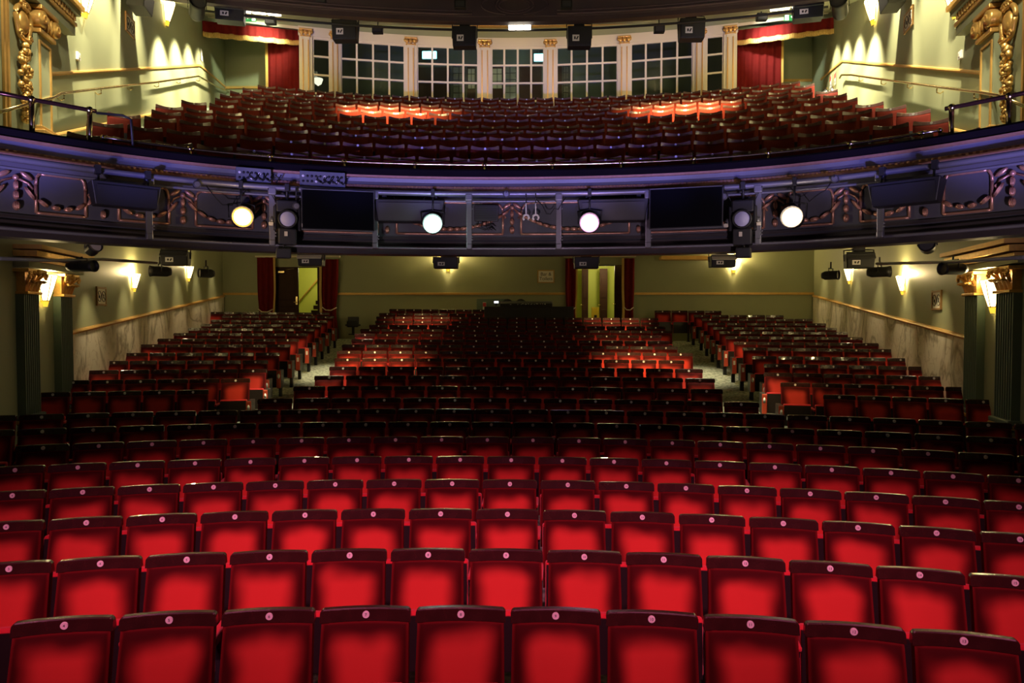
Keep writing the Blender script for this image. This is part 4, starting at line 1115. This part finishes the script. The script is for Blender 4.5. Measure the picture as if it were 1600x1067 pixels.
# lit spotlights
def spot_fixture(px, py, col, strength, lab, r=.125, rc=.105):
    t, p = bthing('lit_spotlight', lab, 'spotlight', px, py, .42, 'lit balcony spotlights')
    MB().lathe([(0, .26), (.09, .26), (.12, .18), (.13, 0), (.14, -.06), (.13, -.06), (.125, .0)], (0, 0, 0), BLK, 20, 'Y').build('housing', t)
    MB().lathe([(0, -.045), (rc*.6, -.035), (rc, -.02)], (0, 0, 0), emit('lamp_lens', col, strength), 20, 'Y').build('lens', t)
    MB().lathe([(rc, -.022), (r, -.01)], (0, 0, 0), emit('lamp_halo_glow', tuple(c**2.2 for c in col), 1.6), 20, 'Y').build('halo_ring', t)  # glowing ring standing in for the tinted halo round the lens
    m = MB().tube([(-.15, .08, 0), (-.16, .08, .17), (0, .10, .20), (.16, .08, .17), (.15, .08, 0)], .012, BLK, 6)
    h = PZ-p.z; m.tube([(0, .10, .19), (0, .17, h)], .015, BLK, 6); m.box((0, .17, h), (.05, .10, .11), BLK, None, .008); m.build('yoke', t)
    point((0, -.16, .0), 9, col, .1, t); return t
spot_fixture(378.5, 339.5, (1, .66, .30), 14, 'amber lit spotlight at the far left of the balcony front')
spot_fixture(676, 350, (.72, 1, .90), 14, 'cool white lit spotlight left of the balcony centre')
spot_fixture(921, 348.5, (1, .60, .86), 14, 'magenta lit spotlight right of the balcony centre')
spot_fixture(1238, 339.5, (1, .80, .62), 14, 'warm lit spotlight at the far right of the balcony front')
# moving lights
def moving_light(px, py, lab, lab2):
    t, p = bthing('moving_light', lab, 'stage light', px, py, .30, 'unlit moving lights')
    MB().box((0, .10, .18), (.28, .20, .16), BLK, None, .02).build('base', t)
    m = MB()
    for s in (-1, 1): m.box((s*.155, .08, .02), (.04, .12, .32), BLK, None, .012); m.lathe([(0, s*.03), (.05, s*.03), (.05, 0)], (s*.18, .06, -.02), PIPE, 10, 'X'); m.box((s*.205, -.02, -.07), (.06, .05, .05), BARN, None, .01)
    m.build('yoke', t)
    MB().lathe([(0, .16), (.09, .15), (.12, .06), (.125, -.04), (.105, -.05), (.10, -.03)], (0, -.02, 0), BLK, 18, 'Y').build('head', t)
    MB().lathe([(0, -.07), (.05, -.06), (.097, -.035)], (0, -.02, 0), mat('moving_light_lens', (.42, .42, .66), .08), 18, 'Y').build('lens', t)
    m = MB(); h = PZ-p.z; m.tube([(0, .10, .25), (0, .02, h)], .016, BLK, 6); m.box((0, .02, h), (.06, .10, .10), BLK, None, .01)
    for s in (-1, 1): m.tube([(s*.12, .08, .2), (s*.24, .02, h-.02)], .006, BLK, 5)
    m.build('clamp', t)
    MB().box((0, .08, -.22), (.24, .16, .22), BLK, None, .02).box((-.02, -.01, -.19), (.04, .02, .06), BARN).build('control_box', t)
moving_light(449, 343, 'unlit moving light with violet lens between the amber spotlight and left screen', '')
moving_light(1160, 343, 'unlit moving light with violet lens right of the right screen', '')
for px, py, lab in ((443, 396, 'small black box speaker under the left moving light'), (1162, 395, 'small black box speaker under the right moving light')):
    t, p = bthing('box_speaker', lab, 'speaker', px, py, .22, 'box speakers under the balcony edge')
    MB().box((0, 0, 0), (.19, .17, .13), BLK, None, .012).build('cabinet', t); MB().box((0, -.09, 0), (.15, .01, .10), BLACK).build('grille', t)
    MB().tube([(0, 0, .06), (0, -.06, EYE+1.0-p.z)], .014, BLK, 6).build('bracket', t)
for px, py, lab in ((1131, 307, 'small black spotlight at the upper right corner of the right screen'), (463, 322, 'small dark can light by the left screen corner'), (308, 288, 'small round clamp light above the left festoon'), (1304, 279, 'small round clamp light above the right festoon'), (791, 303, 'small black camera clamped at the balcony centre')):
    t, p = bthing('clamp_light', lab, 'stage light', px, py, .30, 'small balcony clamp lights')
    MB().lathe([(0, .10), (.04, .10), (.05, 0), (.045, -.02), (.03, -.01), (0, -.01)], (0, 0, 0), DKG, 12, 'Y').build('barrel', t); MB().lathe([(0, -.014), (.036, -.012)], (0, 0, 0), PIPE, 12, 'Y').build('lens', t)
    MB().tube([(0, .05, .04), (0, -.06, PZ-p.z+.001)], .012, BLK, 6).build('bracket', t)
for px, lab in ((822, 'left white C-shaped hook clamp hung at the balcony centre'), (837, 'right white C-shaped hook clamp hung at the balcony centre')):
    t, p = bthing('hook_clamp', lab, 'hook', px, 340, .26, 'white hook clamps')
    MB().tube([(.04*math.sin(q), 0, .04*math.cos(q)) for q in [.0-2.5+5.0*i/16 for i in range(17)]], .014, PLATE, 8).build('hook', t)
    MB().tube([(0, 0, .05), (0, 0, .20)], .010, PLATE, 6).tube([(0, 0, .2), (0, -.02, PZ-p.z)], .008, BLK, 6).build('stem', t)
t, p = bthing('control_panel', 'dark grey ribbed control box hung left of the balcony centre', 'electrical box', 760, 333, .12)
MB().box((0, .02, 0), (.34, .08, .22), DKG, None, .01).build('casing', t)
m = MB()
for i in range(8): m.box((0, -.025, -.09+.025*i), (.30, .01, .010), BLK)
m.build('vent_slats', t); m = MB()
for i in range(4): m.tube([(-.1+.05*i, 0, -.10), (-.14+.07*i, -.04, -.20), (-.02+.05*i, -.03, -.24), (.08, 0, -.18)], .007, BLK, 5)
m.build('cables', t)
for px, py, w_, lab in ((396, 275.5, .44, 'grey patch box with rows of sockets, left one on the balcony front'), (504, 281, .60, 'grey patch box with looped cables, right one on the balcony front')):
    t, p = bthing('patch_box', lab, 'electrical box', px, py, .08, 'patch boxes')
    MB().box((0, .0, 0), (w_, .09, .205), BAND, None, .006).build('casing', t)
    m = MB(); n = int(w_/.055)
    for i in range(n):
        for j in (0, 1): m.lathe([(0, -.055), (.016, -.055), (.018, -.044)], (-w_/2+.045+i*(w_-.09)/(n-1), 0, .035-.07*j), BLK if (i*3+j) % 5 else PLATE, 8, 'Y')
    m.build('sockets', t)
    m = MB()
    for i in range(4): x = -w_*.1+i*.09; m.tube([(x, -.055, .03), (x-.02, -.10, -.02), (x+.06, -.09, -.07), (x+.12, -.055, .035)], .008, BLK, 5)
    m.build('patch_cables', t)
# cables looped along the pipe
rr = random.Random(5)
for i, (px, lab) in enumerate(((355, 'thin black cable drooping beside the amber spotlight'), (470, 'black cable looped above the left moving light'), (640, 'black cable looped along the pipe left of the white spotlight'), (860, 'black cable looped right of the hook clamps'), (1000, 'black cable looped left of the right screen'), (1265, 'thin black cable drooping beside the right warm spotlight'))):
    x = bal(px, 320, .2)[2]; pts = []
    for k in range(9): u = k/8; pts.append(bpt(x-.22+.44*u, .22, PZ-.05-.22*math.sin(u*PI)*(.6+.5*rr.random())))
    tag(MB().tube(pts, .007, BLK, 5).build('cable'), lab, 'cable', 'balcony cables')

# ------------------------------------------------------------------ speakers hanging under the balcony and the upper tier
def ceil_speaker(px, py, Y, w_, h, lab, group, col=BLK, rz=0, rise=.5, plate=True, topc=None):
    p = atY(px, py, Y); t = thing('hanging_speaker', lab, 'speaker', p, rz, group)
    MB().box((0, 0, 0), (w_, w_*.62, h), BLK, None, .012, taper=(.95, .8)).build('cabinet', t)
    if topc: MB().box((0, -w_*.30, h*.36), (w_*.97, .02, h*.62), topc, Matrix.Rotation(-.75, 3, 'X')).build('top_panel', t)
    MB().box((0, -w_*.285, -h*.02), (w_*.9, .02, h*.8), BLACK, Matrix.Rotation(.10, 3, 'X')).build('grille', t)
    if plate:
        m = MB().box((-w_*.16, -w_*.312, -h*.12), (w_*.28, .008, h*.32), PLATE).box((-w_*.20, -w_*.318, -h*.12), (w_*.06, .006, h*.14), INK).box((-w_*.10, -w_*.318, -h*.12), (w_*.05, .006, h*.18), INK, Matrix.Rotation(.5, 3, 'Y')); m.build('label_plate', t)
    m = MB().box((0, .05, h/2+rise/2), (w_*.42, .14, rise), BLK, None, .01)
    for s in (-1, 1): m.tube([(s*w_*.52, .0, 0), (s*w_*.52, .02, h*.75), (s*w_*.2, .05, h*.8)], .012, BLK, 6)
    m.build('mounting', t); return t
GS = 'speakers under the upper tier'
ceil_speaker(540, 50, 17.3, .60, .46, 'black speaker hung left of centre, above the second circle window', GS)
ceil_speaker(726, 60, 17.3, .58, .46, 'black speaker hung above the third circle window from the left', GS)
ceil_speaker(905, 60, 17.3, .58, .46, 'black speaker hung above the fifth circle window from the left', GS)
ceil_speaker(1080, 48, 17.3, .60, .46, 'black speaker hung above the sixth circle window', GS)
ceil_speaker(360, 24, 16.4, .64, .34, 'grey topped speaker hung beside the left exit sign', GS, rz=.25, topc=DKG, rise=.4)
ceil_speaker(1262, 20, 16.4, .64, .34, 'grey topped speaker hung beside the right exit sign', GS, rz=-.25, topc=DKG, rise=.4)
GU = 'speakers under the balcony'
ceil_speaker(487, 407, 12.6, .44, .20, 'pale topped speaker hung before the left doorway', GU, topc=BARN, rise=.3)
ceil_speaker(697, 411, 12.6, .44, .20, 'black speaker hung below the white spotlight', GU, rise=.3)
ceil_speaker(916, 411, 12.6, .44, .20, 'black speaker hung before the right doorway', GU, rise=.3)
ceil_speaker(1128, 409, 12.6, .44, .20, 'pale topped speaker hung right of the right doorway', GU, topc=BARN, rise=.3)
ceil_speaker(275, 404, 11.9, .44, .24, 'dark speaker hung before the far left sconce', GU, topc=DKG, rise=.25, rz=.2)
ceil_speaker(1342, 408, 11.9, .44, .24, 'dark speaker hung before the far right sconce', GU, topc=DKG, rise=.25, rz=-.2)
for px, py, lab in ((423, 33, 'small black box lamp left above the circle frieze'), (590, 47, 'small black box lamp above the second circle window'), (1030, 46, 'small black box lamp above the sixth circle window'), (1190, 27, 'small black box lamp right above the circle frieze'), (502, 2, 'small black box on the upper tier front, left'), (719, 8, 'small black box on the upper tier front, left of the oval'), (885, 8, 'small black box on the upper tier front, right of the oval'), (1113, 0, 'small black box on the upper tier front, right')):
    Y = 18.2 if py > 20 else 16.55
    p = atY(px, py, Y); t = thing('box_lamp', lab, 'lamp', p, 0, 'small box lamps on the upper tier')
    MB().box((0, 0, 0), (.26, .16, .17), BLK, None, .01).build('housing', t); MB().box((0, -.085, 0), (.20, .01, .12), DKG).build('lens', t); MB().tube([(0, .02, .08), (0, .06, .36)], .014, BLK, 6).build('stem', t)
# theatre lanterns under the balcony and by the walls
def lantern(px, py, Y, L, r, yaw, pitch, lab, group, front=BARN, stem=.3, sx=0):
    p = atY(px, py, Y); t = thing('stage_lantern', lab, 'stage light', p, yaw, group)
    R = Matrix.Rotation(pitch, 4, 'X')
    for nm, m in (('body', MB().lathe([(0, L*.55), (r*.7, L*.55), (r, L*.35), (r, -L*.35), (r*1.12, -L*.5), (r*1.0, -L*.5), (r*.9, -L*.36)], (0, 0, 0), BLK, 16, 'Y')), ('lens', MB().lathe([(0, -L*.40), (r*.9, -L*.38)], (0, 0, 0), front, 16, 'Y'))):
        o = m.build(nm, t); o.matrix_local = R
    m = MB().tube([(-r*1.15, 0, 0), (-r*1.15, 0, r*1.5), (r*1.15, 0, r*1.5), (r*1.15, 0, 0)], .010, BLK, 6); m.tube([(0, 0, r*1.5), (sx, 0, r*1.5+stem)], .014, BLK, 6); m.build('yoke', t)
GL = 'lanterns under the balcony'
lantern(145, 388, 9.4, .20, .085, .9, -.35, 'dark lantern with pale lens hung above the left pipe', GL, stem=.05)
lantern(128, 416, 9.8, .42, .075, 1.35, 0, 'long black lantern beside the left pilaster capital', GL, DKG, stem=.02)
lantern(250, 424, 12.0, .32, .085, -.85, 0, 'black lantern between the two left wall sconces', GL, stem=.12)
lantern(322, 427, 13.0, .26, .08, -.8, 0, 'black lantern right of the far left sconce', GL, stem=.12)
lantern(1449, 384, 9.4, .20, .095, -.6, -.2, 'dark lantern hung under the right of the balcony edge', GL, DKG, stem=.05)
lantern(1489, 420, 9.8, .36, .08, -1.35, 0, 'long black lantern beside the right pilaster capital', GL, DKG, stem=.05)
lantern(1374, 425, 12.0, .34, .085, .85, 0, 'black lantern between the two right wall sconces', GL, stem=.12)
lantern(1298, 430, 13.0, .28, .08, .8, 0, 'black lantern left of the far right sconce', GL, stem=.12)
for s in (-1, 1):
    q = [(0, 404, 8.2), (90, 407, 9.4), (160, 405, 10.2), (245, 411, 11.4)] if s < 0 else [(1600, 402, 8.2), (1510, 408, 9.4), (1420, 411, 10.4), (1370, 412, 11.4)]
    tag(MB().tube([atY(a, b_, c) for a, b_, c in q], .022, PIPE, 8).build('side_lighting_pipe'), 'steel lighting pipe under the balcony along the %s wall' % ('left' if s < 0 else 'right'), 'pipe', 'under-balcony pipes')
lantern(308, 14, 15.4, .5, .16, .5, -.3, 'black floodlight hung at the left of the upper tier', 'upper tier floodlights', DKG, .2)
lantern(1312, 12, 15.4, .5, .16, -.5, -.3, 'black floodlight hung at the right of the upper tier', 'upper tier floodlights', DKG, .2)
for px, py, lab in ((218, 4, 'dark cabinet fixed high on the left circle wall'), (1395, -1, 'dark cabinet fixed high on the right circle wall')):
    p = on_wall(px, py, .25); t = thing('wall_speaker', lab, 'speaker', p, wall_rot(-1 if px < 800 else 1), 'circle wall speakers')
    MB().box((0, 0, 0), (.60, .4, .34), BLK, None, .015, taper=(.9, .8)).build('cabinet', t); MB().box((0, .22, .1), (.1, .2, .1), BLK).build('bracket', t)
# exit signs
for px, py, s in ((389, 28, 1), (1237, 27, -1)):
    p = atY(px, py, 21.0); t = thing('exit_sign', 'lit green arrow exit sign at the %s rear of the circle' % ('left' if s > 0 else 'right'), 'sign', p, 0, 'exit signs')
    MB().box((0, 0, 0), (.42, .06, .20), EXG, None, .006).build('lit_panel', t)
    m = MB().box((-s*.06, -.034, 0), (.14, .006, .025), EXW); m.face([(-s*.06+s*.10, -.036, 0), (-s*.06+s*.03, -.036, .05), (-s*.06+s*.03, -.036, -.05)], EXW); m.build('arrow', t)
    MB().box((s*.15, -.034, 0), (.10, .006, .19), EXW).build('figure_panel', t)
# extinguishers and notices at the right rear of the circle
for px, py, lab in ((1291, 148, 'silver fire extinguisher, left of the pair at the right rear of the circle'), (1301, 146, 'silver fire extinguisher, right of the pair at the right rear of the circle')):
    p = on_wall(px, py, .2); p.z -= .12; t = thing('fire_extinguisher', lab, 'fire extinguisher', p, 0, 'fire extinguishers')
    MB().lathe([(0, -.25), (.075, -.25), (.08, -.2), (.08, .16), (.06, .22), (.025, .25), (0, .25)], (0, 0, 0), STEEL, 14).build('cylinder', t)
    MB().lathe([(.081, -.05), (.081, .08)], (0, 0, 0), PLATE, 14).build('label', t)
    MB().box((0, -.02, .28), (.04, .09, .05), BRASS, None, .006).tube([(0, -.04, .28), (-.09, -.06, .2), (-.10, -.04, 0), (-.09, 0, -.12)], .012, BLK, 6).build('valve', t)
for px, py, lab in ((1298, 128, 'small red and white notice above the left fire extinguisher'), (1305, 123, 'small red and white notice above the right fire extinguisher')):
    p = on_wall(px, py, .015); t = thing('safety_notice', lab, 'sign', p, wall_rot(1), 'extinguisher notices')
    MB().box((0, 0, 0), (.16, .012, .34), PLATE).build('card', t); MB().box((0, -.008, .09), (.14, .006, .13), REDP).build('red_band', t); MB().box((0, -.008, -.09), (.10, .006, .02), INK).build('print', t)

# ------------------------------------------------------------------ mixing position
yd = 20.9; zf = ZR[21]-DISC_H
xa, xb = atY(757, 480, yd).x, atY(896, 480, yd).x; zt_ = atY(800, 479, yd).z
t = thing('sound_desk', 'black draped sound desk with mixing console at the rear of the stalls', 'mixing desk', ((xa+xb)/2, yd, zf))
W = xb-xa; H = zt_-zf
MB().box((0, .2, H/2), (W, .7, H), BLACK, None, .015).build('desk', t)
zc = atY(820, 476, yd).z-zf; xc = atY(822, 476, yd).x-(xa+xb)/2
MB().box((xc, .1, H+.06), (1.52, .5, .12), BLK, Matrix.Rotation(.12, 3, 'X'), .01).build('console', t)
m = MB().box((xc, -.12, H+.145), (1.52, .03, .02), PIPE)
for s in (-1, 1): m.box((xc+s*.76, -.1, H+.07), (.025, .06, .16), PIPE)
m.build('console_trim', t)
m = MB(); rr = random.Random(2)
for i in range(24): m.box((xc-.5+rr.uniform(0, 1.1), -.155, H+.07+rr.uniform(-.01, .01)), (.02, .012, .014), PLATE)
m.build('indicator_lights', t)
p = atY(775.5, 472, yd+.4); t = thing('desk_lamp_screen', 'small glowing white screen on the sound desk', 'screen', p); MB().box((0, 0, 0), (.13, .03, .06), emit('white_screen', (.85, .85, 1), 2)).build('display', t); MB().box((0, .03, -.05), (.05, .05, .12), BLK).build('stand', t)
for px, lab in ((793, 'left black round-backed operator chair behind the sound desk'), (814, 'right black round-backed operator chair behind the sound desk')):
    y = yd+1.0; p = atY(px, 478, y); t = thing('operator_chair', lab, 'chair', (p.x, y, zf+.05), 0, 'operator chairs')
    hh = atY(px, 467, y).z-zf-.05
    m = MB(); P = []
    for i in range(13):
        a = PI*i/12; P.append([Vector((.19*math.cos(a), 0, hh-.22+.22*math.sin(a))), Vector((.19*math.cos(a)*.9, -.06, hh-.5))])
    m.grid(P, BLK); m.grid([[q+Vector((0, .06, 0)) for q in r] for r in P], BLK); m.grid([[r[0], r[0]+Vector((0, .06, 0))] for r in P], BLK); m.build('backrest', t)
    MB().box((0, -.2, .46), (.38, .40, .08), BLK, None, .03).build('seat', t)
    m = MB().tube([(0, -.2, .1), (0, -.2, .44)], .03, BLK, 8)
    for i in range(5): m.tube([(0, -.2, .10), (0.19*math.cos(i*1.257), -.2+.19*math.sin(i*1.257), .03)], .018, BLK, 6)
    m.build('swivel_base', t)
p = atY(757, 479, YBK-.03); t = thing('fire_notice', 'small red and white fire point notice on the back wall beside the sound desk', 'sign', p)
MB().box((0, 0, 0), (.11, .015, .28), PLATE).build('card', t); MB().box((0, -.01, .06), (.10, .006, .12), REDP).build('red_band', t)
p, q = atY(745, 467, YBK-.01), atY(790, 500, YBK-.01)
m = MB().box(((p.x+q.x)/2, YBK-.01, (p.z+q.z)/2), (q.x-p.x, .03, p.z-q.z), GREEN2); struct(m.build('trim_20'), 'dark recessed panel on the back wall behind the sound desk')
# folded single seat by the back wall
yq = 21.6; p = atY(552, 523, yq); t = thing('folded_chair', 'lone black folded tip-up chair standing before the back wall', 'chair', (p.x, yq, p.z))
h = atY(552, 494, yq).z-p.z
MB().box((0, .02, h*.72), (.34, .05, h*.5), BLK, Matrix.Rotation(-.06, 3, 'X'), .02).build('backrest', t); MB().box((0, -.06, h*.58), (.36, .07, h*.34), BLK, Matrix.Rotation(-.1, 3, 'X'), .03).build('seat', t)
m = MB()
for s in (-1, 1): m.box((s*.20, -.03, h*.52), (.035, .16, .05), BLK, None, .01)
m.build('armrests', t); MB().box((0, 0, h*.2), (.07, .07, h*.42), BLK).box((0, 0, .015), (.24, .22, .03), BLK).build('pedestal', t)
